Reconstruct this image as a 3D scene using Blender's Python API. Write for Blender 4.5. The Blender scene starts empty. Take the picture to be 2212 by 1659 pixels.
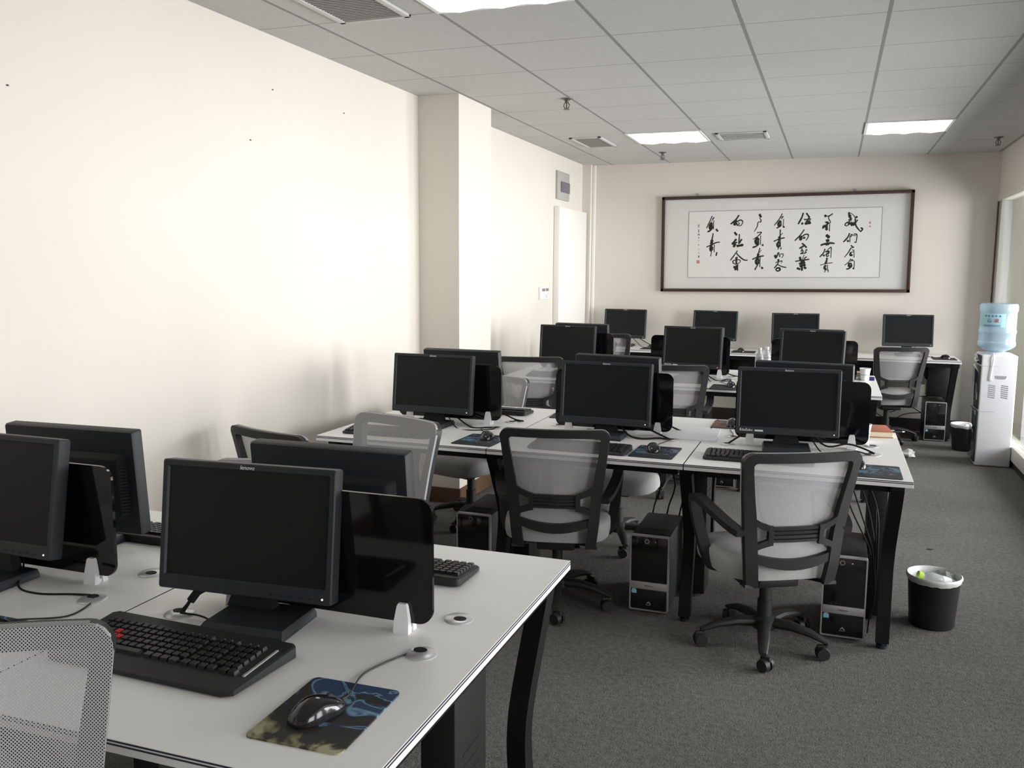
import bpy, bmesh, math, random
from mathutils import Vector, Matrix
random.seed(7)
C = bpy.context.scene.collection
PI = math.pi

# ------------------------------------------------------------------ camera
cam = bpy.data.cameras.new('camera')
cam.sensor_fit = 'HORIZONTAL'; cam.sensor_width = 36.0
cam.lens = 1923.15 * 36.0 / 2212.0
cam.clip_start = 0.02
co = bpy.data.objects.new('camera', cam); C.objects.link(co)
co.matrix_world = (Matrix.Translation((0, 0, 1.545)) @ Matrix.Rotation(0.3439, 4, 'Z')
                   @ Matrix.Rotation(PI / 2 - 0.13, 4, 'X') @ Matrix.Rotation(0.0056, 4, 'Z'))
bpy.context.scene.camera = co

# ------------------------------------------------------------------ world, daylight, exposure
S = bpy.context.scene
S.view_settings.view_transform = 'Standard'; S.view_settings.look = 'None'
S.view_settings.gamma = 1.0; S.view_settings.use_curve_mapping = False
S.view_settings.exposure = 0.15
S.cycles.max_bounces = 10; S.cycles.transparent_max_bounces = 24
S.cycles.use_denoising = True
S.cycles.caustics_reflective = False; S.cycles.caustics_refractive = False
S.cycles.sample_clamp_indirect = 6.0
w = bpy.data.worlds.new('world'); S.world = w; w.use_nodes = True
bg = w.node_tree.nodes['Background']
bg.inputs[0].default_value = (0.75, 0.87, 1.0, 1); bg.inputs[1].default_value = 0.6

def area(name, loc, direction, sx, sy, power, col):
    l = bpy.data.lights.new(name, 'AREA'); l.shape = 'RECTANGLE'; l.size = sx; l.size_y = sy
    l.energy = power; l.color = col
    o = bpy.data.objects.new(name, l); C.objects.link(o); o.location = loc
    o.rotation_euler = Vector(direction).to_track_quat('-Z', 'Y').to_euler()
    return o
DAY = (0.985, 0.983, 0.99)
WIN = [(-1.1, 1.7, 85), (1.3, 1.7, 95), (3.7, 1.7, 150), (6.1, 1.7, 225), (8.3, 1.4, 170)]       # centre y, width and daylight of the windows in the far right wall
XW = 3.4
for yc, wd, pw in WIN:
    area('window_daylight', (XW - 0.08, yc, 1.36), (-1, 0, 0.0), wd - 0.1, 1.95, pw, DAY)

# ------------------------------------------------------------------ materials
def mat(name, col, rough=0.5, metal=0.0, spec=0.5, coat=0.0, noise=None, bump=None, trans=0.0, alpha=1.0, ior=1.45, emis=None):
    m = bpy.data.materials.new(name); m.use_nodes = True
    nt = m.node_tree; b = nt.nodes['Principled BSDF']
    b.inputs['Base Color'].default_value = (*col, 1); b.inputs['Roughness'].default_value = rough
    b.inputs['Metallic'].default_value = metal; b.inputs['Specular IOR Level'].default_value = spec
    b.inputs['Coat Weight'].default_value = coat; b.inputs['Transmission Weight'].default_value = trans
    b.inputs['Alpha'].default_value = alpha; b.inputs['IOR'].default_value = ior
    if emis:
        b.inputs['Emission Color'].default_value = (*emis[0], 1); b.inputs['Emission Strength'].default_value = emis[1]
    if noise or bump:
        tc = nt.nodes.new('ShaderNodeTexCoord')
    if noise:                                    # (scale, amount): gentle brightness variation
        n = nt.nodes.new('ShaderNodeTexNoise'); n.inputs['Scale'].default_value = noise[0]; n.inputs['Detail'].default_value = 4
        r = nt.nodes.new('ShaderNodeMapRange')
        r.inputs['To Min'].default_value = 1 - noise[1]; r.inputs['To Max'].default_value = 1 + noise[1]
        r.inputs['From Min'].default_value = 0.25; r.inputs['From Max'].default_value = 0.75
        mx = nt.nodes.new('ShaderNodeVectorMath'); mx.operation = 'SCALE'; mx.inputs[0].default_value = col
        nt.links.new(tc.outputs['Object'], n.inputs['Vector']); nt.links.new(n.outputs['Fac'], r.inputs['Value'])
        nt.links.new(r.outputs['Result'], mx.inputs['Scale']); nt.links.new(mx.outputs[0], b.inputs['Base Color'])
    if bump:                                     # (scale, strength)
        n2 = nt.nodes.new('ShaderNodeTexNoise'); n2.inputs['Scale'].default_value = bump[0]; n2.inputs['Detail'].default_value = 3
        bp = nt.nodes.new('ShaderNodeBump'); bp.inputs['Strength'].default_value = bump[1]; bp.inputs['Distance'].default_value = 0.004
        nt.links.new(tc.outputs['Object'], n2.inputs['Vector']); nt.links.new(n2.outputs['Fac'], bp.inputs['Height'])
        nt.links.new(bp.outputs['Normal'], b.inputs['Normal'])
    return m

M = {}
M['wall'] = mat('wall_paint', (0.70, 0.665, 0.60), 0.85, noise=(1.3, 0.02), bump=(60, 0.05))
M['wall_next'] = mat('next_room_paint', (0.80, 0.79, 0.64), 0.85, noise=(1.3, 0.02))
M['white_door'] = mat('white_door_paint', (0.84, 0.82, 0.78), 0.45)
M['brown_base'] = mat('brown_baseboard', (0.11, 0.06, 0.035), 0.5, noise=(20, 0.2))
M['dark_base'] = mat('dark_baseboard', (0.035, 0.028, 0.025), 0.5)
M['laminate'] = mat('white_laminate', (0.85, 0.85, 0.84), 0.38, spec=0.4)
M['stripe'] = mat('dark_edge_stripe', (0.03, 0.03, 0.05), 0.5)
M['edge'] = mat('pale_edge_band', (0.80, 0.80, 0.83), 0.35)
M['black_metal'] = mat('black_powder_coat', (0.006, 0.006, 0.007), 0.55, spec=0.25, noise=(90, 0.2))
M['duct'] = mat('dark_grey_sheet_metal', (0.014, 0.0135, 0.0135), 0.55, spec=0.3)
M['black'] = mat('black_plastic', (0.016, 0.017, 0.018), 0.5, bump=(400, 0.15))
M['chair_black'] = mat('black_nylon', (0.017, 0.018, 0.018), 0.5, bump=(500, 0.2))
M['bezel'] = mat('charcoal_plastic', (0.021, 0.024, 0.028), 0.5, spec=0.4, bump=(600, 0.2))
M['backcover'] = mat('dark_back_cover', (0.011, 0.0125, 0.015), 0.55, spec=0.35, bump=(600, 0.2))
M['screen'] = mat('switched_off_screen', (0.009, 0.010, 0.011), 0.4, spec=0.22)
M['acrylic'] = mat('black_glossy_acrylic', (0.004, 0.004, 0.005), 0.06, spec=0.5)
M['white_plastic'] = mat('white_plastic', (0.84, 0.84, 0.87), 0.35)
M['silver'] = mat('silver_plastic', (0.62, 0.62, 0.63), 0.32, metal=0.55)
M['chrome'] = mat('chrome', (0.8, 0.8, 0.8), 0.15, metal=1.0)
M['grommet'] = mat('satin_grommet', (0.62, 0.63, 0.64), 0.3, metal=0.5)
M['hole'] = mat('dark_hole', (0.006, 0.006, 0.006), 0.8)
M['text'] = mat('pale_print', (0.75, 0.76, 0.76), 0.4)
M['darktext'] = mat('dark_print', (0.03, 0.03, 0.035), 0.5)
M['red_key'] = mat('red_keycap', (0.5, 0.02, 0.025), 0.5)
M['key'] = mat('black_keycap', (0.018, 0.019, 0.020), 0.42)
M['gloss_black'] = mat('glossy_black_plastic', (0.012, 0.012, 0.014), 0.14, coat=0.4)
M['cable'] = mat('black_cable', (0.010, 0.010, 0.010), 0.6, spec=0.2)
M['grey_cable'] = mat('grey_cable', (0.035, 0.033, 0.03), 0.55)
M['white_cable'] = mat('white_cable', (0.75, 0.75, 0.75), 0.4)
M['fabric'] = mat('light_grey_seat_fabric', (0.46, 0.46, 0.46), 0.9, noise=(300, 0.12), bump=(700, 0.5))
M['led_red'] = mat('red_led', (0.8, 0.05, 0.05), 0.4, emis=((1, 0.05, 0.05), 2.0))
M['led_white'] = mat('white_led', (0.8, 0.8, 0.8), 0.4, emis=((1, 1, 1), 1.2))
M['blue_sticker'] = mat('pale_blue_sticker', (0.33, 0.62, 0.75), 0.4)
M['frame_wood'] = mat('dark_red_brown_wood', (0.045, 0.022, 0.017), 0.4, noise=(25, 0.25))
M['mat_board'] = mat('grey_silk_mount', (0.78, 0.77, 0.74), 0.8, noise=(200, 0.03))
M['rice_paper'] = mat('white_rice_paper', (0.85, 0.84, 0.81), 0.8, noise=(30, 0.02))
M['ink'] = mat('black_ink', (0.014, 0.013, 0.011), 0.7)
M['thin_line'] = mat('grey_border_line', (0.30, 0.29, 0.27), 0.7)
M['seal'] = mat('faded_red_seal', (0.62, 0.25, 0.22), 0.7)
M['panel_grey'] = mat('grey_panel', (0.42, 0.42, 0.38), 0.5)
M['panel_purple'] = mat('purple_grey_cover', (0.15, 0.13, 0.17), 0.4)
M['lcd'] = mat('grey_lcd', (0.20, 0.22, 0.19), 0.3)
M['disp_white'] = mat('white_dispenser_shell', (0.80, 0.81, 0.85), 0.3)
M['disp_glass'] = mat('smoky_dispenser_front', (0.03, 0.035, 0.035), 0.08)
M['louver_gap'] = mat('grey_louver_gap', (0.35, 0.36, 0.38), 0.5)
M['bin'] = mat('black_bin_plastic', (0.010, 0.010, 0.012), 0.45, bump=(200, 0.1))
M['bag'] = mat('white_bin_bag', (0.74, 0.74, 0.73), 0.35, bump=(40, 0.5))
M['green_cap'] = mat('lime_cap', (0.42, 0.62, 0.04), 0.4)
M['white_label'] = mat('white_bottle_label', (0.8, 0.8, 0.82), 0.4)
M['paper'] = mat('white_paper', (0.83, 0.83, 0.86), 0.7)
M['book_cover'] = mat('orange_brown_cover', (0.40, 0.12, 0.06), 0.5)
M['book_pages'] = mat('cream_pages', (0.80, 0.70, 0.50), 0.8, noise=(300, 0.05))
M['cup'] = mat('white_paper_cup', (0.84, 0.84, 0.83), 0.5)
M['cup_band'] = mat('green_cup_line', (0.15, 0.35, 0.30), 0.5)
M['tan_box'] = mat('tan_cardboard', (0.42, 0.26, 0.17), 0.7)
M['grey_box'] = mat('grey_carton', (0.40, 0.40, 0.40), 0.5)
M['navy_box'] = mat('navy_carton', (0.02, 0.02, 0.13), 0.4)
M['alu'] = mat('aluminium', (0.62, 0.62, 0.60), 0.35, metal=0.6)
M['cream_sill'] = mat('cream_sill', (0.72, 0.71, 0.64), 0.5)
M['lamp_white'] = mat('white_lamp_trim', (0.8, 0.8, 0.8), 0.4)
M['lamp'] = mat('lit_lamp_panel', (0.9, 0.9, 0.9), 0.5, emis=((1.0, 0.99, 0.98), 5.0))
M['vent_slat'] = mat('grey_vent_slat', (0.36, 0.35, 0.33), 0.5)
M['vent_light'] = mat('pale_vent_slat', (0.55, 0.545, 0.53), 0.5)
M['vent_dark'] = mat('dark_vent_throat', (0.06, 0.06, 0.055), 0.7)
M['brass'] = mat('dull_sprinkler_metal', (0.14, 0.13, 0.11), 0.4, metal=0.6)
M['nail'] = mat('dark_nail', (0.1, 0.09, 0.08), 0.5)
M['leaf'] = mat('dark_scrap', (0.03, 0.03, 0.03), 0.8)
M['bottle_label'] = mat('pale_blue_bottle_label', (0.45, 0.72, 0.80), 0.4)
M['blue_print'] = mat('blue_print', (0.03, 0.16, 0.42), 0.5)
M['red_print'] = mat('red_print', (0.45, 0.04, 0.05), 0.5)

def nodes_of(name):
    m = bpy.data.materials.new(name); m.use_nodes = True; nt = m.node_tree
    return m, nt, nt.nodes['Principled BSDF'], nt.nodes['Material Output']

def make_carpet():
    m, nt, b, out = nodes_of('grey_loop_carpet'); N = nt.nodes.new; L = nt.links.new
    tc = N('ShaderNodeTexCoord')
    n1 = N('ShaderNodeTexNoise'); n1.inputs['Scale'].default_value = 160; n1.inputs['Detail'].default_value = 3
    n2 = N('ShaderNodeTexNoise'); n2.inputs['Scale'].default_value = 2.2; n2.inputs['Detail'].default_value = 4
    n3 = N('ShaderNodeTexNoise'); n3.inputs['Scale'].default_value = 45; n3.inputs['Detail'].default_value = 4
    for n in (n1, n2, n3): L(tc.outputs['Object'], n.inputs['Vector'])
    r = N('ShaderNodeValToRGB'); r.color_ramp.elements[0].position = 0.32; r.color_ramp.elements[1].position = 0.70
    r.color_ramp.elements[0].color = (0.062, 0.060, 0.054, 1); r.color_ramp.elements[1].color = (0.21, 0.205, 0.192, 1)
    ad = N('ShaderNodeMath'); ad.operation = 'MULTIPLY_ADD'; ad.inputs[1].default_value = 0.5
    L(n1.outputs['Fac'], ad.inputs[0])
    m2 = N('ShaderNodeMath'); m2.operation = 'MULTIPLY'; m2.inputs[1].default_value = 0.35; L(n3.outputs['Fac'], m2.inputs[0])
    m3 = N('ShaderNodeMath'); m3.operation = 'MULTIPLY_ADD'; m3.inputs[1].default_value = 0.15; L(n2.outputs['Fac'], m3.inputs[0]); L(m2.outputs[0], m3.inputs[2])
    L(m3.outputs[0], ad.inputs[2]); L(ad.outputs[0], r.inputs['Fac']); L(r.outputs['Color'], b.inputs['Base Color'])
    bp = N('ShaderNodeBump'); bp.inputs['Strength'].default_value = 0.6; bp.inputs['Distance'].default_value = 0.006
    L(n1.outputs['Fac'], bp.inputs['Height']); L(bp.outputs['Normal'], b.inputs['Normal'])
    b.inputs['Roughness'].default_value = 0.95; b.inputs['Specular IOR Level'].default_value = 0.15
    return m
M['carpet'] = make_carpet()

def make_ceiling():
    m, nt, b, out = nodes_of('mineral_ceiling_tiles'); N = nt.nodes.new; L = nt.links.new
    tc = N('ShaderNodeTexCoord'); sp = N('ShaderNodeSeparateXYZ'); L(tc.outputs['Object'], sp.inputs[0])
    def line(axis, off, half):
        a = N('ShaderNodeMath'); a.operation = 'ADD'; a.inputs[1].default_value = off; L(sp.outputs[axis], a.inputs[0])
        d = N('ShaderNodeMath'); d.operation = 'DIVIDE'; d.inputs[1].default_value = 0.6; L(a.outputs[0], d.inputs[0])
        f = N('ShaderNodeMath'); f.operation = 'FRACT'; L(d.outputs[0], f.inputs[0])
        s = N('ShaderNodeMath'); s.operation = 'SUBTRACT'; s.inputs[1].default_value = 0.5; L(f.outputs[0], s.inputs[0])
        ab = N('ShaderNodeMath'); ab.operation = 'ABSOLUTE'; L(s.outputs[0], ab.inputs[0])
        g = N('ShaderNodeMath'); g.operation = 'GREATER_THAN'; g.inputs[1].default_value = 0.5 - half / 0.6; L(ab.outputs[0], g.inputs[0])
        return g
    gx = line('X', 2.234 + 6.0, 0.0085); gy = line('Y', -3.604 + 6.0, 0.0036)
    mx = N('ShaderNodeMath'); mx.operation = 'MAXIMUM'; L(gx.outputs[0], mx.inputs[0]); L(gy.outputs[0], mx.inputs[1])
    n = N('ShaderNodeTexNoise'); n.inputs['Scale'].default_value = 90; n.inputs['Detail'].default_value = 4; L(tc.outputs['Object'], n.inputs['Vector'])
    r = N('ShaderNodeValToRGB'); r.color_ramp.elements[0].position = 0.3; r.color_ramp.elements[1].position = 0.6
    r.color_ramp.elements[0].color = (0.475, 0.47, 0.46, 1); r.color_ramp.elements[1].color = (0.525, 0.52, 0.51, 1); L(n.outputs['Fac'], r.inputs['Fac'])
    mix = N('ShaderNodeMix'); mix.data_type = 'RGBA'; L(mx.outputs[0], mix.inputs['Factor']); L(r.outputs['Color'], mix.inputs['A'])
    mix.inputs['B'].default_value = (0.255, 0.25, 0.24, 1); L(mix.outputs['Result'], b.inputs['Base Color'])
    b.inputs['Roughness'].default_value = 0.9
    return m
M['ceiling'] = make_ceiling()

def make_mesh_cloth():
    m, nt, b, out = nodes_of('grey_chair_mesh'); N = nt.nodes.new; L = nt.links.new
    uv = N('ShaderNodeUVMap'); uv.uv_map = 'UVMap'
    mp = N('ShaderNodeMapping'); mp.inputs['Rotation'].default_value = (0, 0, PI / 4); mp.inputs['Scale'].default_value = (1 / 0.0040,) * 3
    L(uv.outputs['UV'], mp.inputs['Vector'])
    fr = N('ShaderNodeVectorMath'); fr.operation = 'FRACTION'; L(mp.outputs['Vector'], fr.inputs[0])
    sb = N('ShaderNodeVectorMath'); sb.operation = 'SUBTRACT'; sb.inputs[1].default_value = (0.5, 0.5, 0); L(fr.outputs[0], sb.inputs[0])
    ln = N('ShaderNodeVectorMath'); ln.operation = 'LENGTH'; L(sb.outputs[0], ln.inputs[0])
    gt = N('ShaderNodeMath'); gt.operation = 'GREATER_THAN'; gt.inputs[1].default_value = 0.31; L(ln.outputs['Value'], gt.inputs[0])
    tr = N('ShaderNodeBsdfTransparent'); mixs = N('ShaderNodeMixShader')
    b.inputs['Base Color'].default_value = (0.48, 0.48, 0.495, 1); b.inputs['Roughness'].default_value = 0.7
    L(gt.outputs[0], mixs.inputs[0]); L(tr.outputs[0], mixs.inputs[1]); L(b.outputs[0], mixs.inputs[2]); L(mixs.outputs[0], out.inputs['Surface'])
    return m
M['mesh'] = make_mesh_cloth()

def make_glass(name, tint, refl):
    m, nt, b, out = nodes_of(name); N = nt.nodes.new; L = nt.links.new
    tr = N('ShaderNodeBsdfTransparent'); tr.inputs[0].default_value = (*tint, 1)
    gl = N('ShaderNodeBsdfGlossy'); gl.inputs['Roughness'].default_value = 0.03
    fz = N('ShaderNodeFresnel'); fz.inputs['IOR'].default_value = 1.45
    mu = N('ShaderNodeMath'); mu.operation = 'MULTIPLY'; mu.inputs[1].default_value = refl; L(fz.outputs[0], mu.inputs[0])
    mx = N('ShaderNodeMixShader'); L(mu.outputs[0], mx.inputs[0]); L(tr.outputs[0], mx.inputs[1]); L(gl.outputs[0], mx.inputs[2])
    L(mx.outputs[0], out.inputs['Surface']); return m
M['glass'] = make_glass('clear_partition_glass', (0.95, 0.95, 0.95), 0.9)
M['picture_glass'] = make_glass('picture_glass', (0.985, 0.985, 0.985), 0.18)

def make_film(name, col, opacity, rough=0.15):
    """thin translucent plastic: part see-through, part milky, part shiny"""
    m, nt, b, out = nodes_of(name); N = nt.nodes.new; L = nt.links.new
    b.inputs['Base Color'].default_value = (*col, 1); b.inputs['Roughness'].default_value = rough
    tr = N('ShaderNodeBsdfTransparent'); tr.inputs[0].default_value = (*[0.4 + 0.6 * c for c in col], 1)
    mx = N('ShaderNodeMixShader'); mx.inputs[0].default_value = opacity
    L(tr.outputs[0], mx.inputs[1]); L(b.outputs[0], mx.inputs[2]); L(mx.outputs[0], out.inputs['Surface']); return m
M['blue_pc'] = make_film('pale_blue_polycarbonate', (0.52, 0.66, 0.74), 0.60, 0.08)
M['clear_pet'] = make_film('clear_bottle_plastic', (0.72, 0.75, 0.76), 0.45, 0.1)
M['film'] = make_film('crinkled_clear_film', (0.62, 0.65, 0.62), 0.28, 0.15)

def make_pad(name, cols, scale, seed):
    """printed mouse pad: swirls of several colours over a dark ground"""
    m, nt, b, out = nodes_of(name); N = nt.nodes.new; L = nt.links.new
    tc = N('ShaderNodeTexCoord'); mp = N('ShaderNodeMapping'); mp.inputs['Location'].default_value = (seed, seed * 0.7, 0); L(tc.outputs['Object'], mp.inputs['Vector'])
    n = N('ShaderNodeTexNoise'); n.inputs['Scale'].default_value = scale; n.inputs['Detail'].default_value = 3; n.inputs['Distortion'].default_value = 1.6
    L(mp.outputs[0], n.inputs['Vector'])
    sp = N('ShaderNodeSeparateXYZ'); L(tc.outputs['Object'], sp.inputs[0])
    ad = N('ShaderNodeMath'); ad.operation = 'MULTIPLY_ADD'; ad.inputs[1].default_value = 1.9; L(sp.outputs['Y'], ad.inputs[0]); L(n.outputs['Fac'], ad.inputs[2])
    r = N('ShaderNodeValToRGB'); e = r.color_ramp.elements
    while len(e) < len(cols): e.new(0.5)
    for k, (p, c) in enumerate(cols): e[k].position = p; e[k].color = (*c, 1)
    L(ad.outputs[0], r.inputs['Fac']); L(r.outputs['Color'], b.inputs['Base Color']); b.inputs['Roughness'].default_value = 0.6
    return m
BLUES = [(0.20, (0.36, 0.36, 0.22)), (0.29, (0.16, 0.15, 0.07)), (0.34, (0.02, 0.018, 0.014)), (0.52, (0.010, 0.010, 0.012)), (0.58, (0.015, 0.03, 0.06)), (0.63, (0.16, 0.32, 0.44)), (0.665, (0.015, 0.04, 0.10)), (0.78, (0.02, 0.05, 0.12))]
DARKB = [(0.3, (0.01, 0.012, 0.016)), (0.48, (0.02, 0.03, 0.045)), (0.55, (0.12, 0.24, 0.34)), (0.60, (0.02, 0.03, 0.05)), (0.8, (0.012, 0.012, 0.016))]
M['pad_art'] = make_pad('blue_and_olive_printed_pad', BLUES, 11, 3.1)
M['pad_blue'] = make_pad('blue_streaked_printed_pad', DARKB, 14, 1.7)
M['pad_orange'] = make_pad('orange_brown_printed_pad', [(0.3, (0.02, 0.015, 0.012)), (0.5, (0.25, 0.10, 0.03)), (0.6, (0.04, 0.02, 0.012))], 14, 5.0)
M['pad_black'] = mat('plain_black_pad', (0.016, 0.016, 0.018), 0.7, noise=(60, 0.3))

# ------------------------------------------------------------------ mesh helpers
class MB:
    def __init__(s): s.bm = bmesh.new()
    def box(s, c, size, bev=0.0, seg=2, rot=None, taper=None):
        g = bmesh.ops.create_cube(s.bm, size=1.0); vs = g['verts']
        for v in vs:
            x, y, z = v.co.x * size[0], v.co.y * size[1], v.co.z * size[2]
            if taper and v.co.z > 0: x *= taper[0]; y *= taper[1]
            v.co = Vector((x, y, z))
        if bev > 0:
            es = list({e for v in vs for e in v.link_edges})
            r = bmesh.ops.bevel(s.bm, geom=es, offset=bev, segments=seg, affect='EDGES', profile=0.5)
            vs = list({v for f in r['faces'] for v in f.verts} | {v for v in vs if v.is_valid})
        mt = Matrix.Translation(c) @ (rot.to_4x4() if rot else Matrix.Identity(4))
        for v in vs: v.co = mt @ v.co
        return s
    def loft(s, rings, cap0=True, cap1=True, closed=True):
        rv = [[s.bm.verts.new(p) for p in r] for r in rings]
        n = len(rings[0])
        for a, b in zip(rv, rv[1:]):
            for i in range(n if closed else n - 1):
                j = (i + 1) % n; s.bm.faces.new((a[i], a[j], b[j], b[i]))
        if closed:
            if cap0: s.bm.faces.new(rv[0][::-1])
            if cap1: s.bm.faces.new(rv[-1])
        return s
    def lathe(s, prof, c=(0, 0, 0), n=24, cap0=True, cap1=True, sx=1.0, sy=1.0, mtx=None):
        rings = []
        for r, z in prof:
            ring = [Vector((r * sx * math.cos(2 * PI * k / n), r * sy * math.sin(2 * PI * k / n), z)) for k in range(n)]
            if mtx: ring = [mtx @ p for p in ring]
            rings.append([p + Vector(c) for p in ring])
        return s.loft(rings, cap0, cap1)
    def cyl(s, a, b, r, r2=None, n=16):
        a, b = Vector(a), Vector(b); d = (b - a); q = d.to_track_quat('Z', 'Y').to_matrix()
        r2 = r if r2 is None else r2
        rings = [[a + q @ Vector((r * math.cos(2 * PI * k / n), r * math.sin(2 * PI * k / n), 0)) for k in range(n)],
                 [b + q @ Vector((r2 * math.cos(2 * PI * k / n), r2 * math.sin(2 * PI * k / n), 0)) for k in range(n)]]
        return s.loft(rings)
    def tube(s, pts, r, n=8, smooth=6, ry=None, up=(0, 0, 1), rs=None):
        P = [Vector(p) for p in pts]
        if smooth > 1 and len(P) > 2: P = catmull(P, smooth)
        rings = []; m = len(P); prev = None
        for i, p in enumerate(P):
            t = (P[min(i + 1, m - 1)] - P[max(i - 1, 0)]).normalized()
            u = Vector(up)
            if abs(t.dot(u)) > 0.97: u = Vector((0, 1, 0)) if abs(t.y) < 0.9 else Vector((1, 0, 0))
            sd = t.cross(u).normalized()
            if prev is not None and sd.dot(prev) < 0: sd = -sd
            prev = sd
            un = sd.cross(t).normalized()
            k0 = 1.0 if rs is None else rs[0] + (rs[1] - rs[0]) * i / (m - 1)
            rings.append([p + sd * (r * k0 * math.cos(2 * PI * k / n)) + un * ((ry or r) * k0 * math.sin(2 * PI * k / n)) for k in range(n)])
        return s.loft(rings)
    def rectsweep(s, pts, a, b, axis=(1, 0, 0), smooth=1):
        """rectangular bar along pts; width a along axis, b across"""
        P = [Vector(p) for p in pts]
        if smooth > 1: P = catmull(P, smooth)
        ax = Vector(axis); rings = []; m = len(P)
        for i, p in enumerate(P):
            t = (P[min(i + 1, m - 1)] - P[max(i - 1, 0)]).normalized(); n_ = t.cross(ax).normalized()
            rings.append([p + ax * a / 2 + n_ * b / 2, p - ax * a / 2 + n_ * b / 2, p - ax * a / 2 - n_ * b / 2, p + ax * a / 2 - n_ * b / 2])
        return s.loft(rings)
    def prism(s, poly, f, d):
        """polygon (2-D points) mapped to 3-D by f(u, v, w), thickness from w=0 to w=d"""
        a = [s.bm.verts.new(f(u, v, 0)) for u, v in poly]; b = [s.bm.verts.new(f(u, v, d)) for u, v in poly]
        n = len(poly)
        s.bm.faces.new(a[::-1]); s.bm.faces.new(b)
        for i in range(n): s.bm.faces.new((a[i], a[(i + 1) % n], b[(i + 1) % n], b[i]))
        return s
    def strip(s, pairs, f, d):
        """ribbon between outer and inner outlines given as (o, i) pairs of 2-D points, with thickness d"""
        rings = [[f(o[0], o[1], 0), f(i[0], i[1], 0), f(i[0], i[1], d), f(o[0], o[1], d)] for o, i in pairs]
        return s.loft(rings)
    def mark(s, i):
        """give every face added since the last mark the material number i"""
        for f in s.bm.faces:
            if not f.tag: f.material_index = i; f.tag = True
        return s
    def quad(s, *p): s.bm.faces.new([s.bm.verts.new(q) for q in p]); return s
    def ball(s, c, r, n=12):
        mt = Matrix.Translation(c) @ Matrix.Diagonal((*r, 1)) if hasattr(r, '__len__') else Matrix.Translation(c) @ Matrix.Diagonal((r, r, r, 1))
        bmesh.ops.create_uvsphere(s.bm, u_segments=n, v_segments=max(6, n // 2), radius=1.0, matrix=mt); return s
    def mesh(s, name, m, angle=35):
        bmesh.ops.recalc_face_normals(s.bm, faces=s.bm.faces[:])
        me = bpy.data.meshes.new(name); s.bm.to_mesh(me); s.bm.free()
        for mm in (m if isinstance(m, (list, tuple)) else [m]): me.materials.append(mm)
        for p in me.polygons: p.use_smooth = True
        me.set_sharp_from_angle(angle=math.radians(angle))
        return me
    def build(s, name, m, parent=None, angle=35, loc=None):
        o = bpy.data.objects.new(name, s.mesh(name, m, angle)); C.objects.link(o)
        if parent: o.parent = parent
        if loc: o.location = loc
        return o

def catmull(P, k):
    out = []
    n = len(P)
    for i in range(n - 1):
        p0, p1, p2, p3 = P[max(i - 1, 0)], P[i], P[i + 1], P[min(i + 2, n - 1)]
        for j in range(k):
            t = j / k
            out.append(0.5 * ((2 * p1) + (-p0 + p2) * t + (2 * p0 - 5 * p1 + 4 * p2 - p3) * t * t + (-p0 + 3 * p1 - 3 * p2 + p3) * t ** 3))
    out.append(P[-1]); return out

def rrect(hx, hy, r, n=5, cx=0, cy=0):
    """rounded rectangle outline"""
    pts = []
    for sx, sy, a0 in ((1, -1, -PI / 2), (1, 1, 0), (-1, 1, PI / 2), (-1, -1, PI)):
        for k in range(n + 1):
            a = a0 + PI / 2 * k / n
            pts.append((cx + sx * (hx - r) + r * math.cos(a), cy + sy * (hy - r) + r * math.sin(a)))
    return pts

def thing(name, label, cat, loc=(0, 0, 0), rz=0.0, group=None):
    o = bpy.data.objects.new(name, None); o.empty_display_size = 0.05; C.objects.link(o)
    o.location = loc; o.rotation_euler = (0, 0, rz); o['label'] = label; o['category'] = cat
    if group: o['group'] = group
    return o
def tag(o, label, cat, group=None):
    o['label'] = label; o['category'] = cat
    if group: o['group'] = group
    return o
def struct(name, mb, m, angle=35, label=None):
    o = mb.build(name, m, None, angle); o['kind'] = 'structure'
    if label: o['label'] = label
    return o
def link_mesh(name, me, parent, loc=(0, 0, 0), rot=(0, 0, 0)):
    o = bpy.data.objects.new(name, me); C.objects.link(o); o.parent = parent; o.location = loc; o.rotation_euler = rot
    return o
def dup(root, loc, rz, label, group=None):
    """copy a thing together with its parts and sub-parts (mesh data shared)"""
    r = root.copy(); C.objects.link(r); r.location = loc; r.rotation_euler = (0, 0, rz); r['label'] = label
    if group: r['group'] = group
    for ch in list(root.children):
        c = ch.copy(); C.objects.link(c); c.parent = r
        for g in ch.children:
            d = g.copy(); C.objects.link(d); d.parent = c
    return r
def text_mesh(body, size, m, shear=0.0, extrude=0.0003):
    cu = bpy.data.curves.new('lettering', 'FONT'); cu.body = body; cu.size = size; cu.extrude = extrude; cu.shear = shear
    cu.align_x = 'CENTER'; cu.align_y = 'CENTER'; cu.resolution_u = 3
    o = bpy.data.objects.new('lettering', cu); C.objects.link(o)
    dg = bpy.context.evaluated_depsgraph_get(); me = bpy.data.meshes.new_from_object(o.evaluated_get(dg))
    bpy.data.objects.remove(o); bpy.data.curves.remove(cu)
    me.materials.clear(); me.materials.append(m); return me

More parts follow.
